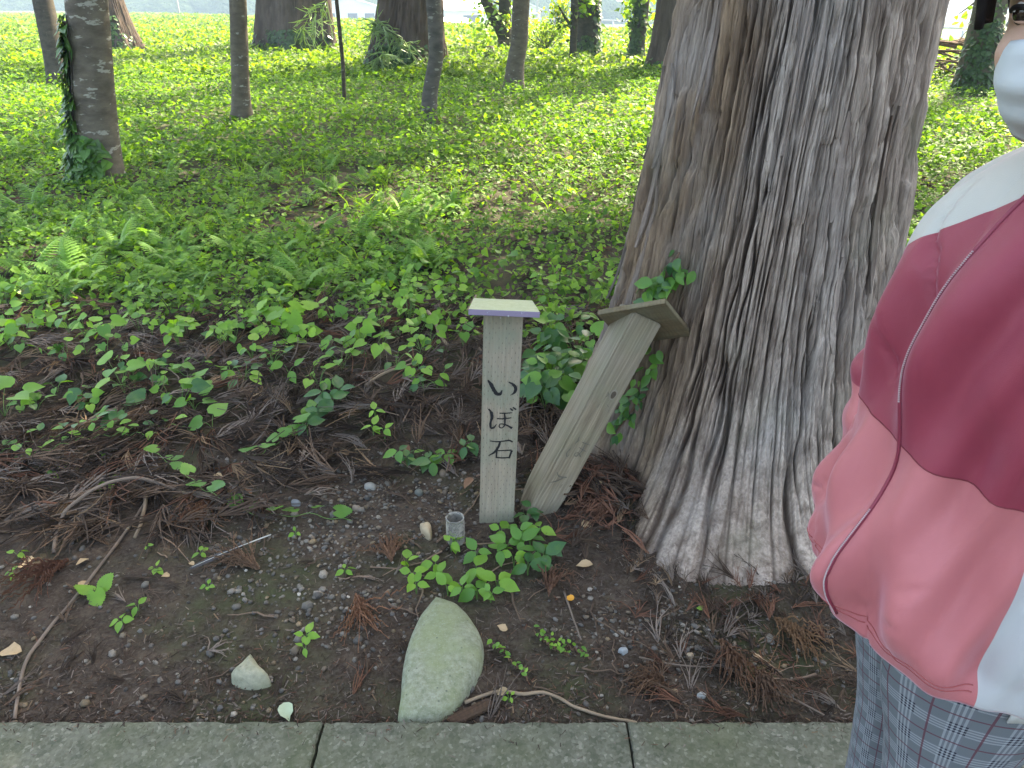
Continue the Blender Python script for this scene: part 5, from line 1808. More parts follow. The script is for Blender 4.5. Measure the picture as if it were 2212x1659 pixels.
for i, (px, py, s, lab) in enumerate(((800, 1052, 11, 'smooth grey pebble larger than the gravel left of the glass jar'), (640, 1088, 9, 'bluish grey pebble at the edge of the gravel patch'), (905, 1065, 8, 'dark round pebble behind the glass jar'),
                                      (1346, 1408, 9, 'smooth blue-grey pebble on earth in front of the cedar roots'), (1515, 1505, 9, 'pale grey pebble beside the brown twigs near the paving'), (770, 1100, 8, 'flat brownish pebble in the middle of the gravel patch'),
                                      (1490, 1420, 7, 'round tan pebble before the cedar roots'))):
    stone_from_outline('pebble', lab, 'pebble', [(px + s * 1.3 * math.cos(t), py + s * 0.7 * math.sin(t)) for t in np.linspace(0, 6.283, 9)[:-1]], 0.010 + 0.001 * s * 0.5, (plain('pebble_%d' % i, [(0.22, 0.22, 0.2), (0.16, 0.18, 0.19), (0.1, 0.11, 0.1), (0.24, 0.26, 0.27), (0.27, 0.28, 0.27), (0.18, 0.15, 0.12), (0.28, 0.22, 0.15)][i], 0.7, 0.3, 0.2, 80)), 20 + i, 0.004, 6, 2.2, 22)


def make_jar():
    b = hit(985, 1172)
    o = thing('glass_jar', 'dusty clear glass jar standing on the gravel before the upright post', 'jar', tuple(b))
    q = NT('dusty_glass')
    q.color((0.92, 0.95, 0.94)); q.p.inputs['Transmission Weight'].default_value = 1.0; q.p.inputs['IOR'].default_value = 1.45; q.p.inputs['Roughness'].default_value = 0.03
    d = q.n('ShaderNodeBsdfDiffuse'); d.inputs[0].default_value = (0.42, 0.40, 0.35, 1)
    n = q.noise(q.coord('Object'), 55, 5, 0.65); n2 = q.noise(q.coord('Object'), 14, 3)
    f = q.math('MULTIPLY', q.ramp(n, [(0.35, 0.45), (0.7, 0.9)]), q.ramp(n2, [(0.35, 0.6), (0.65, 1.0)]))
    ms = q.n('ShaderNodeMixShader'); q.l(f, ms.inputs[0]); q.l(q.p.outputs[0], ms.inputs[1]); q.l(d.outputs[0], ms.inputs[2]); q.l(ms.outputs[0], q.out.inputs[0])
    prof = [(0.0, 0.0), (0.024, 0.0), (0.028, 0.004), (0.029, 0.012), (0.029, 0.070), (0.0285, 0.080), (0.0265, 0.085), (0.0265, 0.090), (0.0285, 0.092), (0.0290, 0.0945), (0.0280, 0.097), (0.0262, 0.0965), (0.0252, 0.092),
            (0.0250, 0.085), (0.0268, 0.078), (0.0270, 0.016), (0.024, 0.009), (0.0, 0.008)]
    m = 40
    a = np.linspace(0, 2 * np.pi, m, endpoint=False)
    V, F = [], []
    for rr, z in prof:
        V += [(rr * math.cos(t), rr * math.sin(t), z) for t in a]
    for k in range(len(prof) - 1):
        for i in range(m):
            F.append((k * m + i, k * m + (i + 1) % m, (k + 1) * m + (i + 1) % m, (k + 1) * m + i))
    g = mesh_obj('glass', V, F, q.m, o, True)
    import bmesh
    bm = bmesh.new(); bm.from_mesh(g.data); bmesh.ops.remove_doubles(bm, verts=bm.verts, dist=1e-6); bm.to_mesh(g.data); bm.free()
    w = NT('rain_water'); w.color((0.75, 0.78, 0.7)); w.p.inputs['Transmission Weight'].default_value = 1.0; w.p.inputs['IOR'].default_value = 1.33; w.rough(0.02)
    V, F = tube(np.array([[0, 0, 0.0095], [0, 0, 0.014], [0, 0, 0.019]]), [0.0235, 0.0262, 0.0266], 32)
    mesh_obj('rain_water', V, clean(F), w.m, o, True)


make_jar()

BRANCH = bark_smooth('dead_branch', (0.17, 0.125, 0.085), (0.30, 0.23, 0.16), (0.36, 0.30, 0.22), 0.3)
STICK = bark_smooth('grey_stick', (0.10, 0.075, 0.06), (0.19, 0.15, 0.12), (0.25, 0.22, 0.18), 0.2)
ROT = wood_mat('rotten_wood', (0.085, 0.05, 0.03), (0.035, 0.022, 0.015), (0.06, 0.036, 0.024), 'X', green=(0.05, 0.045, 0.03))


def stick(name, label, px_pts, r0, r1, mat, lift=0.01, arch=(), n=36, sides=9, knob=0.12, seed=1, cat='stick'):
    P = np.array([hit(*p, h=(arch[i] if len(arch) else lift)) for i, p in enumerate(px_pts)])
    c = P[0].copy()
    r = np.random.default_rng(seed)
    p = spline(P, n) - c
    p += np.stack([fbm(np.arange(n) * 0.35, 0 * p[:, 0], seed, 2) - 0.4, 0 * p[:, 0], fbm(np.arange(n) * 0.4, 0 * p[:, 0], seed + 3, 2) - 0.4], -1) * r0 * 1.2
    rad = np.linspace(r0, r1, n) * (1 + knob * (vnoise(np.arange(n) * 0.6, np.zeros(n), seed) - 0.3) * 2)
    o = tube_obj(name, p, rad, mat, None, sides)
    o.location = tuple(c)
    return tag(o, label, cat)


b1 = stick('branch', 'pale crooked dead branch lying along the paving edge', [(1003, 1520), (1040, 1508), (1072, 1497), (1130, 1499), (1178, 1497), (1200, 1505), (1240, 1530), (1300, 1548), (1375, 1562)], 0.0043, 0.0035, BRANCH, 0.008, seed=4)
stick('branch', 'long thin dry stick slanting down the mossy earth to the paving', [(322, 1070), (300, 1110), (210, 1235), (150, 1310), (105, 1365), (62, 1420), (44, 1480), (32, 1555)], 0.0042, 0.0042, STICK, 0.008, seed=6)
stick('branch', 'arched bare twig looping over the litter bank', [(420, 1075), (370, 1055), (300, 1035), (240, 1042), (180, 1072), (140, 1110), (125, 1150), (118, 1195)], 0.005, 0.006, STICK, arch=(0.02, 0.05, 0.09, 0.10, 0.09, 0.06, 0.03, 0.01), seed=8)
stick('branch', 'short thick grey stick standing in the litter beside the long stick', [(316, 1068), (312, 1100), (300, 1140), (290, 1160)], 0.0065, 0.0045, BRANCH, 0.02, seed=10, n=16)
stick('branch', 'pale dead stick among leaves behind the upright post', [(925, 672), (940, 700), (958, 735), (968, 745)], 0.009, 0.007, BRANCH, 0.05, seed=12, n=18)
stick('branch', 'forked pale twig rising behind the cap of the upright post', [(1030, 640), (1010, 670), (1005, 690), (1025, 730), (1040, 760)], 0.007, 0.005, BRANCH, arch=(0.10, 0.06, 0.04, 0.03, 0.02), seed=14, n=20)
stick('branch', 'thin pale stick lying across the litter towards the leafy bank', [(790, 832), (830, 808), (870, 795), (912, 780)], 0.007, 0.005, BRANCH, 0.04, seed=16, n=20)
stick('branch', 'straight thin twig lying before the cedar roots', [(1218, 1280), (1232, 1320), (1255, 1385)], 0.003, 0.002, STICK, 0.008, seed=18, n=14)
stick('branch', 'long straight brown twig crossing the right-hand litter to the paving', [(1560, 1440), (1640, 1478), (1720, 1515), (1780, 1545)], 0.0025, 0.0022, STICK, 0.012, seed=20, n=16)
stick('branch', 'thin wavy twig lying over the gravel before the cedar roots', [(1380, 1420), (1450, 1435), (1530, 1440), (1600, 1432)], 0.0022, 0.002, STICK, 0.012, seed=22, n=16)

# rotten plank by the paving
def plank(label, a, c, w, t, mat, name='wood_piece', seed=1):
    A = hit(*a, h=0.012); B = hit(*c, h=0.012)
    d = B - A; L = np.linalg.norm(d[:2])
    V, F = box(L, w, t, 0.002)
    import bmesh
    me = bpy.data.meshes.new(name); me.from_pydata(V, [], F); bm = bmesh.new(); bm.from_mesh(me)
    bmesh.ops.subdivide_edges(bm, edges=[e for e in bm.edges if e.calc_length() > w * 0.5], cuts=14, use_grid_fill=True)
    for v in bm.verts:
        k = abs(v.co.x) / (L / 2)
        v.co.y *= 1 - 0.5 * k ** 4 * float(fbm(v.co.x * 40, v.co.y * 60, seed, 2))
        v.co.z += 0.006 * (float(fbm(v.co.x * 25, v.co.y * 90, seed + 4, 3)) - 0.4)
        v.co.x += 0.02 * (float(vnoise(v.co.y * 120, 0.5, seed)) - 0.5) * k ** 3
    bm.to_mesh(me); bm.free(); me.materials.append(mat)
    o = bpy.data.objects.new(name, me); COL.objects.link(o)
    o.location = tuple((A + B) / 2 - np.array([0, 0, 0.01])); o.rotation_euler = (0, 0, math.atan2(d[1], d[0]))
    return tag(o, label, 'wood')


plank('dark rotten piece of wood between the big stone and the pale branch', (975, 1556), (1070, 1512), 0.032, 0.008, ROT, seed=3)
plank('small brown bark chip lying near the person', (1748, 1480), (1800, 1512), 0.018, 0.006, ROT, seed=5)

# feather
def make_feather():
    A = hit(415, 1228, 0.02); B = hit(586, 1157, 0.05)
    o = thing('feather', 'long black feather with bare white quill on the gravel', 'feather', tuple(A))
    p = spline([(0, 0, 0), tuple((B - A) * 0.5 + np.array([0, 0, 0.004])), tuple(B - A)], 20)
    tube_obj('quill', p, np.linspace(0.0010, 0.0022, 20), plain('quill_white', (0.42, 0.41, 0.38), 0.5), o, 7)
    d = (B - A); d /= np.linalg.norm(d); s = np.cross(d, [0, 0, 1.0]); s /= np.linalg.norm(s)
    V, F = [], []
    m = 14
    for i in range(m):
        w = 0.016 * math.sin(math.pi * min(1, (i + 0.8) / m)) ** 0.6 * (1 if i < 10 else 0.6)
        V += [tuple(p[i] - s * w - np.array([0, 0, 0.004]) - d * 0.012), tuple(p[i] + [0, 0, 0.001]), tuple(p[i] + s * w * 0.6 - np.array([0, 0, 0.003]) - d * 0.012)]
        if i: F += [(3 * i - 3, 3 * i - 2, 3 * i + 1, 3 * i), (3 * i - 2, 3 * i - 1, 3 * i + 2, 3 * i + 1)]
    mesh_obj('vane', V, F, plain('feather_black', (0.015, 0.015, 0.018), 0.45, 0.4), o, True)


make_feather()


# single fallen sprigs and leaves that stand out
def make_singles():
    spots = [(300, 1255, 1.1, 150, (0.10, 0.048, 0.032), 'fan of dark red-brown cedar twigs at the left below the litter bank', 90),
             (790, 1335, 0.95, 200, (0.17, 0.085, 0.05), 'thick brown cedar sprig between the gravel and the big stone', 780),
             (530, 1215, 1.0, 60, (0.15, 0.095, 0.065), 'arching pale brown cedar sprig beside the black feather', 520),
             (1720, 1385, 0.95, -150, (0.13, 0.075, 0.042), 'fan of brown cedar twigs near the person', 1718),
             (1590, 1440, 0.9, -160, (0.10, 0.055, 0.035), 'brown cedar twig bundle in front of the cedar roots', 1585),
             (845, 1195, 0.7, 10, (0.15, 0.085, 0.055), 'upright looking cedar sprig left of the tan stone', 845),
             (1215, 1265, 0.7, -10, (0.11, 0.06, 0.04), 'dark cedar sprig below the three-leaved plants at the posts', 1190),
             (440, 1120, 0.9, 170, (0.16, 0.085, 0.05), 'orange-brown cedar sprig at the upper edge of the gravel', 440),
             (1310, 1120, 0.9, 120, (0.15, 0.08, 0.055), 'reddish cedar sprig lying in the hollow of the cedar roots', 1300),
             (1380, 1490, 0.6, 80, (0.12, 0.07, 0.045), 'small cedar sprig behind the pale crooked branch', 1400),
             (1660, 1500, 0.7, 190, (0.09, 0.055, 0.038), 'dark cedar sprig at the paving edge on the right', 1650)]
    r = np.random.default_rng(66)
    for i, (px0, py, s, yaw, c, lab, px) in enumerate(spots):
        b = hit(px, py)
        V, F = sprig_tmpl(700 + i, 34, 0.16 * s, 0.0021, 0.62, 22)
        V = V - np.array([0, 0.08 * s, 0])
        V[:, 2] *= 1.6
        col = np.repeat(np.array([c]), len(V), 0) * r.uniform(0.7, 1.25, (len(V), 1))
        o = mesh_obj('cedar_sprig', V, F, LITTER, None, False, col)
        o.location = (b[0], b[1], b[2] + 0.006); o.rotation_euler = (r.normal(0, 0.06), r.normal(0, 0.06), math.radians(yaw))
        tag(o, lab, 'twig')
    # dead leaves
    V0, F0 = OVATE
    mats = {'tan': plain('dead_tan', (0.34, 0.25, 0.15), 0.8, 0.2, 0.3, 90), 'orange': plain('dead_orange', (0.55, 0.25, 0.03), 0.6, 0.3, 0.2, 90), 'white': plain('leaf_back', (0.30, 0.36, 0.25), 0.7, 0.2, 0.15, 60),
            'brown': plain('dead_brown', (0.16, 0.09, 0.055), 0.85, 0.2, 0.3, 90), 'yellow': plain('dead_yellow', (0.5, 0.42, 0.1), 0.7)}
    ls = [(1262, 1228, 0.05, 'tan', 'curled beige leaf on the earth left of the cedar roots'), (1231, 1300, 0.030, 'orange', 'small bright orange leaf on the dark earth'), (620, 1545, 0.055, 'white', 'pale green upturned leaf at the paving edge'),
          (1268, 1140, 0.04, 'tan', 'crumpled tan leaf in the reddish twigs between posts and roots'), (1085, 1365, 0.03, 'tan', None), (22, 1415, 0.06, 'tan', 'broad tan leaf by the foot of the long thin stick'),
          (180, 1220, 0.04, 'tan', None), (60, 1225, 0.05, 'tan', None), (185, 1270, 0.05, 'tan', None), (1120, 1225, 0.02, 'yellow', 'tiny yellow leaf among the plants at the posts'), (415, 1225, 0.02, 'tan', None),
          (360, 1250, 0.025, 'tan', None), (555, 985, 0.045, 'tan', None), (475, 1045, 0.04, 'tan', None), (540, 1080, 0.045, 'brown', None), (222, 818, 0.05, 'orange', 'orange-brown leaf caught behind the tall heart-leaved plant'),
          (1012, 1060, 0.05, 'brown', None), (880, 985, 0.04, 'brown', None), (330, 1080, 0.04, 'brown', None), (1290, 1065, 0.045, 'tan', None), (1085, 1505, 0.03, 'tan', None), (700, 1000, 0.04, 'tan', None), (560, 870, 0.05, 'tan', None)]
    for i, (px, py, s, c, lab) in enumerate(ls):
        b = hit(px, py)
        V = V0.copy() - np.array([0, 0.5, 0])
        V[:, 2] += 0.5 * (V[:, 0] ** 2) * r.uniform(0.5, 2.0) + 0.25 * r.normal(0, 1) * V[:, 1] ** 2 + 0.04 * r.normal(0, 1, len(V))
        V[:, 0] *= r.uniform(0.9, 1.4)
        o = mesh_obj('fallen_leaf', V * s, [tuple(int(k) for k in f) for f in F0], mats[c], None, True)
        o.location = (b[0], b[1], b[2] + 0.012 + 0.02 * (b[1] > 1.95)); o.rotation_euler = (r.normal(0, 0.25), r.normal(0, 0.25), r.uniform(0, 6.28))
        if lab: tag(o, lab, 'leaf')
        else: tag(o, 'dry %s leaf lying loose on the litter and gravel' % ('tan' if c == 'tan' else 'dark brown'), 'leaf', 'dry leaves on the litter' if c == 'tan' else 'dark dry leaves on the litter')


make_singles()


# heap of cut branches behind the person
def make_heap():
    r = np.random.default_rng(19)
    b = hit(2085, 183)
    o = thing('brush_heap', 'brown heap of cut branches in front of the bright field behind the person', 'brush heap', (b[0], b[1] + 0.5, b[2]))
    MAT = [plain('heap_%d' % i, c, 0.9) for i, c in enumerate(((0.10, 0.06, 0.04), (0.17, 0.11, 0.07), (0.06, 0.04, 0.03)))]
    for i in range(150):
        x = r.uniform(-3.0, 2.6); h = 0.75 * (1 - (x / 3.4) ** 2)
        z = r.uniform(0.02, max(0.05, h)); yy = r.normal(0, 0.35)
        a = r.normal(0, 0.5) + (math.pi if r.random() < 0.5 else 0); L = r.uniform(0.5, 1.5); e = r.normal(0, 0.18)
        p0 = np.array([x, yy, z]); d = np.array([math.cos(a) * math.cos(e), math.sin(a) * math.cos(e), math.sin(e)])
        p = spline([p0 - d * L / 2, p0 + r.normal(0, 0.04, 3), p0 + d * L / 2], 6)
        p[:, 2] = np.maximum(p[:, 2], 0.01)
        tube_obj('cut_branch', p, np.linspace(1, 0.4, 6) * r.uniform(0.012, 0.035), MAT[i % 3], o, 5)


make_heap()


# flowering bush and small stump at the field edge
def make_bush():
    r = np.random.default_rng(23)
    b = hit(1180, 112)
    o = thing('flowering_bush', 'low bush with small yellow flowers in the sun at the field edge', 'bush', tuple(b))
    tips = [(r.normal(0, 0.45), r.normal(0, 0.4), r.uniform(0.2, 0.75)) for _ in range(26)] + [(0.3 + r.normal(0, 0.1), 0, r.uniform(0.7, 1.15)) for _ in range(7)]
    limbs([(0, 0, 0)] * len(tips), tips, 0.012, MAPLE, o, r, 'stem')
    leaf_cloud('foliage', tips, 0.11, 40, 0.10, LEAF_CROWN, o, (0.12, 0.22, 0.03), (0.25, 0.36, 0.06), 0.7, r)
    top = [t for t in tips if t[2] > 0.6]
    tag(leaf_cloud('flower', top, 0.08, 14, 0.075, leaf_mat('yellow_petal', trans=0.4), o, (0.55, 0.45, 0.03), (0.75, 0.6, 0.06), 0.7, r), None, None, None, 'stuff')
    b = hit(1058, 124)
    t = tube_obj('stump', [(0, 0, -0.05), (0, 0, 0.1), (0.01, 0, 0.2), (0.01, 0, 0.26)], [0.17, 0.15, 0.13, 0.08], MAPLE, None, 12)
    t.location = tuple(b); tag(t, 'small dark stump in the grass before the forked tree', 'stump')


make_bush()

# ------------------------------------------------------------------ the person at the right
def make_person():
    o = thing('person', 'person in pink and crimson windbreaker, checked trousers and white face mask on the paving', 'person', (0.62, 0.77, SLAB_Z))
    B = np.array([0.62, 0.77, SLAB_Z])
    SKIN = NT('skin'); SKIN.color(SKIN.mix(SKIN.noise(SKIN.pos(), 40, 3), (0.42, 0.25, 0.18), (0.52, 0.32, 0.24))); SKIN.rough(0.5, 0.4)
    SKIN.p.inputs['Subsurface Weight'].default_value = 0.0; SKIN = SKIN.m
    # --- body: overlapping tapered masses fused into one surface
    import bmesh
    bm = bmesh.new()

    def ell(c, rad, M=None, seg=20):
        r = bmesh.ops.create_uvsphere(bm, u_segments=seg, v_segments=seg // 2 + 2, radius=1.0)
        for v in r['verts']:
            p = Vector((v.co.x * rad[0], v.co.y * rad[1], v.co.z * rad[2]))
            if M is not None: p = M @ p
            v.co = p + Vector(c)

    def limb(pts, rads, n=8):
        pts = [Vector(p) for p in pts]
        P = spline(np.array(pts), n * (len(pts) - 1) + 1)
        R = np.interp(np.linspace(0, 1, len(P)), np.linspace(0, 1, len(rads)), rads)
        V, F = tube(P, R, 14)
        vs = [bm.verts.new(v) for v in V]
        for f in clean(F):
            try: bm.faces.new([vs[i] for i in f])
            except ValueError: pass
        ell(P[0], (R[0],) * 3); ell(P[-1], (R[-1],) * 3)
    # head frame
    C = Vector((0.521, 0.740, 1.500)) - Vector(B)
    Fw = Vector((-0.80, -0.58, -0.14)).normalized(); Rt = Fw.cross(Vector((0, 0, 1))).normalized(); Up = Rt.cross(Fw).normalized()
    HM = Matrix((Rt, Fw, Up)).transposed()
    hp = lambda r, f, u: C + HM @ Vector((r, f, u))
    ell(hp(0, -0.012, 0.022), (0.073, 0.092, 0.098), HM)
    ell(hp(0, 0.028, -0.035), (0.060, 0.062, 0.070), HM)
    ell(hp(0, 0.050, -0.082), (0.030, 0.034, 0.026), HM)
    ell(hp(0, 0.094, -0.022), (0.012, 0.016, 0.016), HM)
    ell(hp(0, 0.083, 0.000), (0.009, 0.012, 0.026), HM)
    for s in (-1, 1):
        ell(hp(s * 0.030, 0.072, 0.024), (0.024, 0.014, 0.008), HM)     # brow
        ell(hp(s * 0.034, 0.058, -0.030), (0.020, 0.020, 0.020), HM)    # cheek
        ell(hp(s * 0.070, -0.014, -0.008), (0.008, 0.018, 0.028), HM)   # ear
    neck0 = Vector((0.02, -0.01, 1.30))
    limb([neck0, hp(0, -0.03, -0.07)], [0.056, 0.050])
    # trunk and limbs
    for z, c, rx, ry in ((0.84, 0.0, 0.105, 0.15), (0.95, 0.005, 0.095, 0.14), (1.06, 0.0, 0.10, 0.14), (1.18, -0.005, 0.11, 0.155), (1.26, 0.0, 0.095, 0.16)):
        ell((c, 0, z), (rx, ry, 0.11))
    far_arm = [(0.02, 0.15, 1.265), (-0.015, 0.215, 1.04), (-0.087, 0.155, 0.86)]
    near_arm = [(0.025, -0.155, 1.245), (0.085, -0.222, 1.04), (0.072, -0.212, 0.82)]
    limb(far_arm, [0.042, 0.034, 0.026]); limb(near_arm, [0.042, 0.034, 0.026])
    legs = {}
    for s, kx in ((1, 0.012), (-1, -0.038)):
        legs[s] = [(0.0, s * 0.088, 0.80), (kx - (0.012 if s < 0 else 0), s * 0.092, 0.58), (kx, s * 0.093, 0.46), (0.022, s * 0.093, 0.20), (0.03, s * 0.093, 0.09)]
        limb(legs[s], [0.075, 0.052, 0.044, 0.040, 0.032], 4)
        limb([(0.03, s * 0.095, 0.048), (-0.05, s * 0.095, 0.036), (-0.12, s * 0.095, 0.028)], [0.028, 0.022, 0.014])

    def hand(w, d, palm_n):
        w = Vector(w); d = Vector(d).normalized(); n = Vector(palm_n); n = (n - d * n.dot(d)).normalized(); sd = d.cross(n)
        ell(w + d * 0.045, (0.04, 0.04, 0.04), Matrix((d, sd, n)).transposed() @ Matrix.Diagonal((1.15, 1.0, 0.42)))
        for i, L in enumerate((0.066, 0.074, 0.069, 0.054)):
            a = w + d * 0.078 + sd * (0.027 - 0.018 * i)
            limb([a, a + d * L * 0.45 + n * 0.004, a + d * L * 0.8 + n * 0.016, a + d * L * 0.95 + n * 0.028], [0.0088, 0.0085, 0.008, 0.0068], 3)
        a = w + d * 0.03 + sd * 0.032
        limb([a, a + d * 0.022 + sd * 0.022 + n * 0.006, a + d * 0.05 + sd * 0.026 + n * 0.014], [0.0105, 0.0098, 0.008], 3)
    hand(far_arm[2], (0.05, -0.12, -0.9), (0.9, -0.2, 0)); hand(near_arm[2], (-0.12, 0.05, -1), (0.1, 1, 0))
    me = bpy.data.meshes.new('body'); bm.to_mesh(me); bm.free(); me.materials.append(SKIN)
    body = bpy.data.objects.new('body', me); COL.objects.link(body); body.parent = o
    rm = body.modifiers.new('fuse', 'REMESH'); rm.mode = 'VOXEL'; rm.voxel_size = 0.006; rm.use_smooth_shade = True
    sm = body.modifiers.new('smooth', 'SMOOTH'); sm.iterations = 3; sm.factor = 0.5
    # --- eyes
    EW = plain('eye_white', (0.72, 0.70, 0.68), 0.25, 0.5, 0.05); EI = plain('iris', (0.02, 0.013, 0.01), 0.15, 0.6, 0.1); LASH = plain('lash', (0.012, 0.01, 0.01), 0.6)
    for s in (-1, 1):
        c = hp(s * 0.031, 0.0625, 0.004)
        bme = bmesh.new(); bmesh.ops.create_uvsphere(bme, u_segments=20, v_segments=14, radius=0.0125); m = bpy.data.meshes.new('eye'); bme.to_mesh(m); bme.free()
        m.materials.append(EW); m.materials.append(EI)
        look = (Fw + Vector((0, 0, -0.25))).normalized()
        for p in m.polygons:
            p.use_smooth = True
            p.material_index = 1 if p.center.normalized().dot(look) > 0.62 else 0
        e = bpy.data.objects.new('eye', m); COL.objects.link(e); e.parent = o; e.location = c
        pts = [hp(s * 0.031 + 0.0135 * math.cos(t), 0.0725 + 0.004 * math.sin(t) - 0.6 * (0.0135 * math.cos(t)) * s, 0.004 + 0.0062 * math.sin(t)) for t in np.linspace(0, math.pi, 12)]
        tube_obj('eyelid', [tuple(p) for p in pts], np.r_[0.0012, np.full(10, 0.0026), 0.0012], LASH, o, 6)
        pts = [hp(s * 0.031 + 0.0135 * math.cos(t), 0.0720 + 0.002 * abs(math.sin(t)) - 0.6 * (0.0135 * math.cos(t)) * s, 0.003 + 0.0055 * math.sin(t)) for t in np.linspace(math.pi, 2 * math.pi, 12)]
        tube_obj('eyelid', [tuple(p) for p in pts], 0.0014, SKIN, o, 6)
        pts = [hp(s * (0.014 + 0.036 * t), 0.0895 - 0.016 * t, 0.027 + 0.006 * math.sin(t * 2.6)) for t in np.linspace(0, 1, 8)]
        tube_obj('eyebrow', [tuple(p) for p in pts], np.linspace(0.0035, 0.0015, 8), LASH, o, 6)
    # --- mask with ear loops
    MASK = NT('mask'); MASK.color((0.46, 0.49, 0.5)); MASK.rough(0.85, 0.1); MASK.bump(MASK.noise(MASK.coord('Object'), 30, 3), 0.25, 0.004); MASK = MASK.m
    n, k = 26, 22
    V = []
    for j in range(k):
        t = j / (k - 1)
        for i in range(n):
            s = -1 + 2 * i / (n - 1)
            f = 0.112 - 0.052 * s * s - 0.030 * s ** 4 - 0.030 * t * t + 0.012 * math.sin(math.pi * t) * (1 - s * s)
            if t < 0.25: f -= 0.010 * (1 - t / 0.25) * (0.4 + abs(s))
            f += 0.0022 * math.sin(t * 19) * (1 - abs(s)) ** 0.5
            V.append(hp(s * (0.066 - 0.016 * t * t), f - 0.010, -0.024 - 0.080 * t + 0.014 * (1 - s * s) * (1 - t) - 0.006 * abs(s) * (1 - 2 * t)))
    F = [(j * n + i, j * n + i + 1, (j + 1) * n + i + 1, (j + 1) * n + i) for j in range(k - 1) for i in range(n - 1)]
    mk = mesh_obj('face_mask', V, F, MASK, o, True)
    so = mk.modifiers.new('thick', 'SOLIDIFY'); so.thickness = 0.0015
    for s in (-1, 1):
        for u0, r0, u1 in ((-0.012, 0.060, 0.008), (-0.088, 0.047, -0.022)):
            tube_obj('ear_loop', [tuple(hp(s * r0, 0.032, u0)), tuple(hp(s * (r0 * 0.5 + 0.034), 0.010, (u0 + u1) / 2)), tuple(hp(s * 0.068, -0.015, u1))], 0.0015, MASK, mk, 5)
    # --- hair
    HAIR = NT('hair'); hn = HAIR.noise(HAIR.coord('Object', (1, 1, 0.15)), 260, 2)
    HAIR.color(HAIR.ramp(hn, [(0.3, (0.005, 0.004, 0.004)), (0.7, (0.014, 0.010, 0.009))])); HAIR.rough(0.65, 0.2); HAIR = HAIR.m
    V, F = [], []
    nu, nv = 40, 26
    for j in range(nv):
        v = j / (nv - 1)
        for i in range(nu):
            a = 2 * math.pi * i / nu                  # a = 90 deg is the face
            front = math.sin(a)
            lowest = 1.05 + 1.25 * sstep(0.55, -0.45, np.array(front)) # how far down the hair reaches
            phi = v * float(lowest)
            rr = 1 + 0.025 * math.sin(a * 17) * v + 0.02 * math.sin(a * 7)
            x = 0.080 * math.sin(phi) * math.cos(a) * rr; f = -0.014 + 0.101 * math.sin(phi) * math.sin(a) * rr; u = 0.024 + 0.107 * math.cos(phi)
            if phi > 1.6: u = 0.024 + 0.107 * math.cos(1.6) - (phi - 1.6) * 0.115; x *= 1.0 / max(0.75, math.sin(phi)) * 0.98; f = -0.014 + (f + 0.014) / max(0.75, math.sin(phi)) * 0.98
            V.append(hp(x, f, u))
    F = [(j * nu + i, j * nu + (i + 1) % nu, (j + 1) * nu + (i + 1) % nu, (j + 1) * nu + i) for j in range(nv - 1) for i in range(nu)]
    hair = mesh_obj('hair', V, F, HAIR, o, True)
    hair.modifiers.new('thick', 'SOLIDIFY').thickness = 0.006
    r = np.random.default_rng(3)
    for s in (1, -1):                                  # side locks in front of the ears and over the brow
        for q in range(16):
            t = q / 15
            a0 = hp(s * (0.040 + 0.030 * t), 0.078 - 0.040 * t, 0.088 - 0.03 * t)
            a1 = hp(s * (0.056 + 0.016 * t), 0.090 - 0.040 * t, 0.040 + r.normal(0, 0.006))
            a2 = hp(s * (0.060 + 0.010 * t), 0.086 - 0.038 * t, 0.004 - 0.010 * t + r.normal(0, 0.004))
            tube_obj('hair_lock', spline([tuple(a0), tuple(a1), tuple(a2)], 10), np.interp(np.linspace(0, 1, 10), [0, 0.5, 1], [0.006, 0.0065, 0.004]), HAIR, hair, 6)
    # --- jacket
    def cloth(name, white_z, pink_z, side=False):
        q = NT(name)
        g = q.n('ShaderNodeNewGeometry'); sp = q.n('ShaderNodeSeparateXYZ'); q.l(g.outputs['Position'], sp.inputs[0])
        w = q.math('MULTIPLY', q.math('SUBTRACT', q.noise(q.pos(), 5, 2), 0.5), 0.0)
        z = q.math('ADD', sp.outputs[2], w)
        slope = q.math('ADD', z, q.math('MULTIPLY', q.math('SUBTRACT', sp.outputs[1], 0.77), 0.7 if side else 0.0))
        c = q.mix(q.math('GREATER_THAN', z, pink_z), (0.43, 0.13, 0.14), (0.245, 0.032, 0.056))
        c = q.mix(q.math('GREATER_THAN', slope, white_z), c, (0.42, 0.42, 0.39))
        if side:
            m = q.math('MULTIPLY', q.math('GREATER_THAN', q.math('ADD', sp.outputs[0], w), 0.522), q.math('MULTIPLY', q.math('LESS_THAN', sp.outputs[2], 1.035), q.math('LESS_THAN', sp.outputs[1], 0.75)))
            c = q.mix(m, c, (0.42, 0.43, 0.44))
        q.color(c); q.rough(0.5, 0.35)
        q.p.inputs['Sheen Weight'].default_value = 0.35; q.p.inputs['Sheen Roughness'].default_value = 0.4; q.p.inputs['Sheen Tint'].default_value = (1.0, 0.75, 0.9, 1)
        rn = q.n('ShaderNodeTexNoise', noise_type='RIDGED_MULTIFRACTAL'); rn.inputs['Scale'].default_value = 5.0; rn.inputs['Detail'].default_value = 3.0; rn.inputs['Roughness'].default_value = 0.45; rn.inputs['Distortion'].default_value = 0.6
        q.l(q.pos((1, 1, 0.55)), rn.inputs['Vector'])
        wv = q.noise(q.pos(), 900, 2)
        q.bump(q.math('ADD', q.math('MULTIPLY', rn.outputs['Fac'], 0.5), q.math('MULTIPLY', wv, 0.03)), 0.55, 0.018)
        return q.m
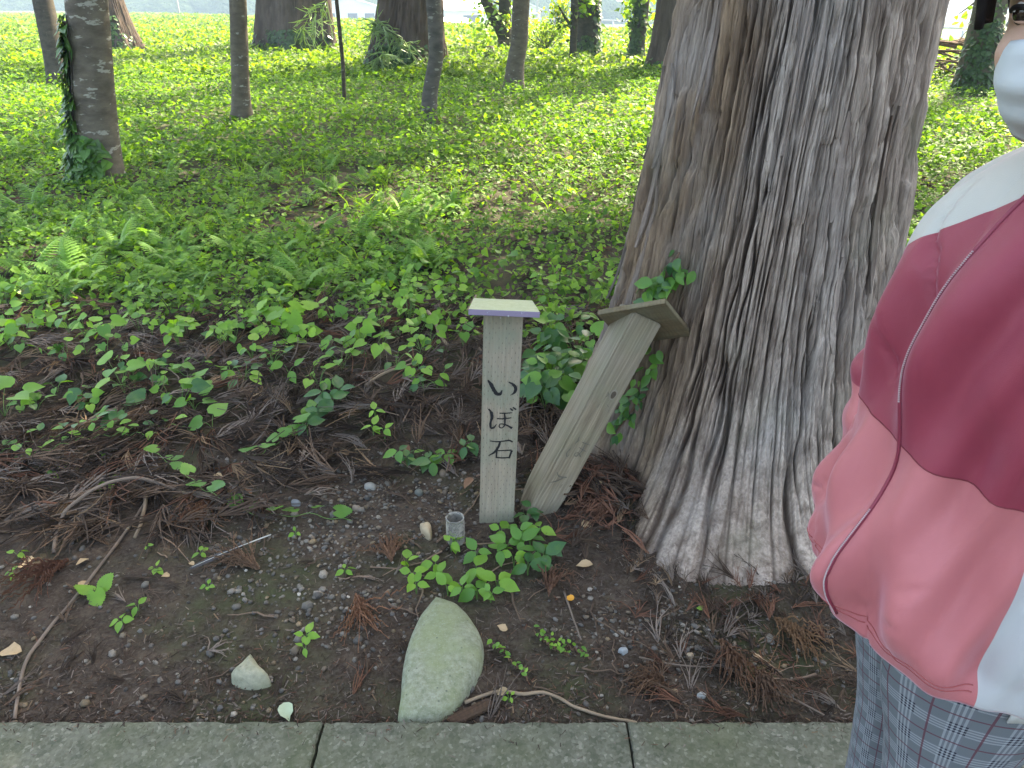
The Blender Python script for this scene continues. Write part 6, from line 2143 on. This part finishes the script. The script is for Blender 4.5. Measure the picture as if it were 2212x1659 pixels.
    rows = np.array([  # z, centre x, centre y, half depth (x), half width (y)
        (0.792, 0.604, 0.765, 0.172, 0.196), (0.80, 0.604, 0.765, 0.180, 0.203), (0.83, 0.604, 0.765, 0.186, 0.208), (0.88, 0.605, 0.768, 0.188, 0.206), (0.95, 0.610, 0.770, 0.180, 0.196),
        (1.02, 0.612, 0.772, 0.164, 0.184), (1.08, 0.612, 0.772, 0.160, 0.182), (1.16, 0.612, 0.772, 0.162, 0.190), (1.24, 0.614, 0.772, 0.150, 0.196), (1.29, 0.618, 0.772, 0.128, 0.190),
        (1.325, 0.624, 0.770, 0.116, 0.172), (1.35, 0.634, 0.768, 0.102, 0.142), (1.368, 0.640, 0.765, 0.102, 0.105), (1.385, 0.645, 0.762, 0.082, 0.082), (1.41, 0.642, 0.758, 0.076, 0.076)])
    nz, na = 160, 230
    zz = np.linspace(rows[0, 0], rows[-1, 0], nz)
    par = [np.interp(zz, rows[:, 0], rows[:, i]) for i in range(1, 5)]
    for i in range(4):
        par[i] = np.convolve(np.pad(par[i], 6, mode='edge'), np.ones(13) / 13, mode='valid')
    A = np.linspace(0, 2 * np.pi, na, endpoint=False)

    def surf(a, j, lift=0.0):
        a = np.asarray(a, float); j = np.asarray(j); z = zz[j]
        ca, sa = np.cos(a), np.sin(a)
        e = 2.25
        rr = (np.abs(ca) ** e + np.abs(sa) ** e) ** (-1 / e)
        up = (z - 0.8) / 0.55
        fold = 0.019 * np.sin(a * 9 + 2.2 * np.sin(z * 7) + z * 6) * (0.35 + 0.65 * np.abs(up - 0.35)) + 0.006 * np.sin(a * 16 - z * 22 + 2 * np.sin(a * 3))
        fold = fold + 0.026 * (fbm(a * 2.2 + 5, z * 5 + a * 0.8, 14, 3) - 0.45)
        # sharp creases running up and back from the zip
        w = z * 16 + a * 5.5 + 2.5 * fbm(a * 3, z * 6, 33, 3)
        cr = np.abs((w / 2.0) % 1.0 - 0.5) * 2
        fold = fold * 1.15 - 0.016 * (1 - np.clip(cr / 0.30, 0, 1)) ** 1.5 * sstep(0.42, 0.60, fbm(a * 2.5 + 9, z * 4, 44, 2))
        w2 = z * 38 - a * 9 + 3.0 * fbm(a * 5, z * 11, 37, 3)
        cr2 = np.abs((w2 / 2.0) % 1.0 - 0.5) * 2
        fold = fold - 0.0065 * (1 - np.clip(cr2 / 0.4, 0, 1)) ** 1.3 * sstep(0.48, 0.62, fbm(a * 4 + 2, z * 9, 49, 2))
        fold = fold * (0.2 + 0.8 * sstep(1.36, 1.28, z)) * (0.35 + 0.65 * sstep(0.795, 0.84, z))
        da = (a - ZA + math.pi) % (2 * math.pi) - math.pi
        ridge = (0.006 + 0.024 * sstep(0.98, 0.89, z) * sstep(0.80, 0.87, z)) * np.exp(-(da / 0.11) ** 2)
        k = rr + (fold + ridge + lift) / 0.18
        return np.stack([par[0][j] + par[2][j] * k * ca, par[1][j] + par[3][j] * k * sa, z], -1)
    ZA = math.pi + 0.16
    JJ, AAg = np.meshgrid(np.arange(nz), A, indexing='ij')
    V = surf(AAg, JJ).reshape(-1, 3) - B
    i = np.arange(nz - 1)[:, None] * na; jn = np.arange(na)[None]; j2 = (jn + 1) % na
    F = np.stack([i + jn, i + j2, i + na + j2, i + na + jn], -1).reshape(-1, 4)
    jk = mesh_obj('jacket', V, F, cloth('jacket_cloth', 1.316, 1.045, True), o, True)
    jk.modifiers.new('thick', 'SOLIDIFY').thickness = 0.003
    # stitched seams where the panels meet, and twice along the hem
    SEAM = plain('seam', (0.17, 0.03, 0.04), 0.7, 0.2, 0.2); SEAM2 = plain('hem_stitch', (0.33, 0.085, 0.085), 0.7, 0.2, 0.2)
    for zs, mt, a0, a1 in ((1.045, SEAM, 0.0, 6.2832), (0.812, SEAM2, 2.0, 4.2), (0.818, SEAM2, 2.0, 4.2)):
        jz = np.full(160, int(np.argmin(np.abs(zz - zs))))
        tube_obj('seam', surf(np.linspace(a0, a1, 160), jz, 0.0003) - B, 0.0009, mt, jk, 5)
    # zip: dark tape and pale teeth
    js = np.arange(3, int(nz * 0.93), 3)
    TAPE = plain('zip_tape', (0.22, 0.03, 0.055), 0.5, 0.4, 0.1)
    path = surf(ZA + 0.05 * np.sin(zz[js] * 9), js, 0.001) - B
    tube_obj('zip_tape', path, 0.0026, TAPE, jk, 8)
    parts = []
    bv = np.array(box(0.0016, 0.0016, 0.0012)[0]); bf = np.array(box(0.0016, 0.0016, 0.0012)[1])
    pp = spline(path, 260)
    for q in range(0, 260):
        sft = math.sin(q * 0.045)
        if sft < -0.2: continue
        parts.append((bv + pp[q] + np.array([-0.0024, -0.0013, 0]), bf))
    Vt, Ft = join(parts)
    tag(mesh_obj('zip_teeth', Vt, Ft, plain('zip_white', (0.50, 0.42, 0.43), 0.4, 0.5, 0.05), jk), None, None, None, 'stuff')
    # sleeves
    def sleeve(pts, rads, mat, cuff):
        P = spline(np.array(pts), 70); R = np.interp(np.linspace(0, 1, 70), np.linspace(0, 1, len(rads)), rads)
        V, F = tube(P, R, 60, False)
        V = V.reshape(70, 60, 3)
        k, a = np.meshgrid(np.arange(70), np.arange(60) / 60 * 2 * math.pi, indexing='ij')
        fac = 1 + 0.07 * np.sin(k * 0.55 + 1.5 * np.sin(a * 2)) + 0.05 * np.sin(a * 5 + k * 0.2) + 0.12 * (fbm(k * 0.12, np.cos(a) * 1.5 + 3, 4, 2) - 0.4)
        V = P[:, None] + (V - P[:, None]) * fac[..., None]
        sl = mesh_obj('sleeve', V.reshape(-1, 3), F, mat, jk, True)
        sl.modifiers.new('thick', 'SOLIDIFY').thickness = 0.003
        tube_obj('cuff', P[-4:] + (P[-1] - P[-2]) * 0.6, cuff, TAPE, sl, 24)
    SL = cloth('sleeve_cloth', 1.120, 1.005)
    sleeve([(0.05, 0.08, 1.27), (0.035, 0.15, 1.20), (-0.018, 0.212, 1.05), (-0.062, 0.19, 0.94), (-0.085, 0.158, 0.875)], [0.06, 0.070, 0.074, 0.068, 0.050], SL, 0.040)
    sleeve([(0.01, -0.10, 1.285), (0.035, -0.175, 1.22), (0.085, -0.225, 1.05), (0.082, -0.22, 0.93), (0.072, -0.212, 0.84)], [0.075, 0.085, 0.078, 0.068, 0.050], SL, 0.040)
    # white shirt tail below the jacket at the side
    V, F = [], []
    m = 60
    for j, (z, g) in enumerate(((0.90, 0.92), (0.82, 0.95), (0.79, 0.955), (0.765, 0.94))):
        for i in range(m):
            a = math.radians(-90 + 200 * (i / (m - 1)) - 12)
            V.append((0.60 + 0.19 * g * math.cos(a) - B[0], 0.765 + 0.200 * g * math.sin(a) * (1 + 0.015 * math.sin(a * 12)) - B[1], z - B[2] + 0.01 * math.sin(a * 3)))
    F = [(j * m + i, j * m + i + 1, (j + 1) * m + i + 1, (j + 1) * m + i) for j in range(3) for i in range(m - 1)]
    sh = mesh_obj('shirt_tail', V, F, plain('shirt_white', (0.62, 0.64, 0.66), 0.85, 0.1, 0.05), o, True)
    sh.modifiers.new('thick', 'SOLIDIFY').thickness = 0.002
    # --- checked trousers
    q = NT('checked_cloth')
    uvn = q.n('ShaderNodeUVMap'); sp = q.n('ShaderNodeSeparateXYZ'); q.l(uvn.outputs[0], sp.inputs[0])
    P_ = 0.050

    def bands(x, s0, s1, stripes):
        """1 on thin stripes between s0 and s1 of each repeat"""
        u = q.math('FRACT', q.math('DIVIDE', x, P_))
        inb = q.math('MULTIPLY', q.math('GREATER_THAN', u, s0), q.math('LESS_THAN', u, s1))
        st = q.math('GREATER_THAN', q.math('FRACT', q.math('MULTIPLY', q.math('SUBTRACT', u, s0), stripes / (s1 - s0))), 0.5)
        return q.math('MULTIPLY', inb, st), inb

    def line(x, at, w):
        u = q.math('FRACT', q.math('DIVIDE', x, P_))
        return q.math('LESS_THAN', q.math('ABSOLUTE', q.math('SUBTRACT', u, at)), w)
    sx, bx_ = bands(sp.outputs[0], 0.05, 0.42, 4); sy, by_ = bands(sp.outputs[1], 0.05, 0.42, 4)
    lx = line(sp.outputs[0], 0.72, 0.022); ly = line(sp.outputs[1], 0.72, 0.022)
    base = (0.12, 0.135, 0.15)
    c = q.mix(q.math('MULTIPLY', bx_, 0.55), base, (0.30, 0.325, 0.35)); c = q.mix(q.math('MULTIPLY', by_, 0.55), c, (0.30, 0.325, 0.35))
    c = q.mix(q.math('MULTIPLY', sx, 0.5), c, (0.03, 0.032, 0.05)); c = q.mix(q.math('MULTIPLY', sy, 0.5), c, (0.03, 0.032, 0.05))
    c = q.mix(q.math('MULTIPLY', sx, sy), c, (0.015, 0.015, 0.03))
    c = q.mix(q.math('MULTIPLY', q.math('MAXIMUM', lx, ly), 0.8), c, (0.10, 0.03, 0.045))
    q.color(c); q.rough(0.85, 0.15); q.bump(q.noise(q.coord('Object'), 400, 2), 0.2, 0.001)
    tr = None
    root = bpy.data.objects.new('trousers', None)
    rowsL = {-1: [(0.90, -0.005, 0.120, 0.095), (0.82, -0.038, 0.138, 0.098), (0.74, -0.055, 0.122, 0.098), (0.66, -0.068, 0.095, 0.088), (0.58, -0.075, 0.068, 0.078), (0.46, -0.058, 0.068, 0.070), (0.30, -0.020, 0.064, 0.066), (0.12, 0.010, 0.060, 0.062), (0.075, 0.012, 0.060, 0.062)],
             1: [(0.90, 0.0, 0.125, 0.115), (0.82, -0.015, 0.128, 0.108), (0.70, -0.015, 0.110, 0.095), (0.58, -0.008, 0.085, 0.082), (0.46, 0.005, 0.070, 0.070), (0.30, 0.015, 0.064, 0.066), (0.12, 0.02, 0.060, 0.062), (0.075, 0.02, 0.060, 0.062)]}
    allV, allF, allU, n0 = [], [], [], 0
    for s, rw in rowsL.items():
        rw = np.array(rw)[::-1]
        zc = np.linspace(rw[0, 0], rw[-1, 0], 120)
        cx, ax, ay = (np.interp(zc, rw[:, 0], rw[:, k]) for k in (1, 2, 3))
        ker = np.ones(9) / 9
        cx, ax, ay = (np.convolve(np.pad(t, 4, mode='edge'), ker, mode='valid') for t in (cx, ax, ay))
        m = 80
        a = np.linspace(0, 2 * np.pi, m + 1)
        AA, ZZ = np.meshgrid(a, zc)
        f = 1 + 0.03 * np.sin(AA * 3 + ZZ * 9 + s) + 0.03 * (fbm(np.cos(AA) * 2 + 3, ZZ * 14 + np.sin(AA) * 2, 3, 3) - 0.45) * 2
        X = cx[:, None] + (0.034 if s < 0 else 0.02) + ax[:, None] * f * np.cos(AA); Y = s * 0.088 + ay[:, None] * f * np.sin(AA) * np.where(np.sin(AA) * s < 0, 0.86, 1.0)
        Vv = np.stack([X, Y, ZZ], -1).reshape(-1, 3)
        ii = np.arange(119)[:, None] * (m + 1) + np.arange(m)[None]
        allF.append(np.stack([ii, ii + 1, ii + m + 2, ii + m + 1], -1).reshape(-1, 4) + n0)
        allV.append(Vv); allU.append(np.stack([AA * 0.085 + 0.02 * ZZ, ZZ - 0.10 * X], -1).reshape(-1, 2)); n0 += len(Vv)
    bpy.data.objects.remove(root)
    mesh_obj('trousers', np.vstack(allV), np.vstack(allF), q.m, o, True, uv=np.vstack(allU))
    # --- shoes
    SHOE = plain('shoe', (0.55, 0.55, 0.54), 0.6, 0.3, 0.1); SOLE = plain('sole', (0.12, 0.12, 0.12), 0.8)
    for s, dx in ((1, 0.02), (-1, 0.01)):
        V, F = [], []
        prof = [(0.06, 0.034, 0.085), (0.05, 0.038, 0.095), (0.0, 0.040, 0.095), (-0.05, 0.042, 0.075), (-0.10, 0.046, 0.058), (-0.145, 0.044, 0.046), (-0.175, 0.030, 0.036), (-0.185, 0.010, 0.026)]
        m = 16
        for x, w, h in prof:
            for i in range(m):
                t = 2 * math.pi * i / m
                V.append((dx + x, s * 0.095 + w * math.cos(t), max(0.014, h * 0.5 + h * 0.5 * math.sin(t))))
        F = [(j * m + i, j * m + (i + 1) % m, (j + 1) * m + (i + 1) % m, (j + 1) * m + i) for j in range(len(prof) - 1) for i in range(m)] + [tuple(range(m)), tuple(range(len(V) - 1, len(V) - m - 1, -1))]
        shoe = mesh_obj('shoe', V, F, SHOE, o, True)
        out = [(dx + x, s * 0.095 + w * 1.06) for x, w, h in prof] + [(dx + x, s * 0.095 - w * 1.06) for x, w, h in prof[::-1]]
        k = len(out)
        mesh_obj('sole', [(x, y, 0.0005) for x, y in out] + [(x, y, 0.018) for x, y in out], [tuple(range(k)), tuple(range(2 * k - 1, k - 1, -1))] + [(i, (i + 1) % k, k + (i + 1) % k, k + i) for i in range(k)], SOLE, shoe)
    # white tote strap seen under the collar: dark cord end
    return o


make_person()

# ------------------------------------------------------------------ damp summer air
def make_haze():
    V, F = box(1500, 900, 110)
    o = mesh_obj('haze', V, F)
    o.location = (0, 300, -5.5)
    m = bpy.data.materials.new('haze'); m.use_nodes = True
    t = m.node_tree
    t.nodes.remove(t.nodes['Principled BSDF'])
    v = t.nodes.new('ShaderNodeVolumePrincipled')
    v.inputs['Color'].default_value = (0.50, 0.72, 1.0, 1)
    v.inputs['Density'].default_value = 0.0017
    v.inputs['Anisotropy'].default_value = 0.0
    t.links.new(v.outputs[0], t.nodes['Material Output'].inputs['Volume'])
    o.data.materials.append(m)
    tag(o, 'pale damp haze in the air over the fields', None, None, 'stuff')


make_haze()
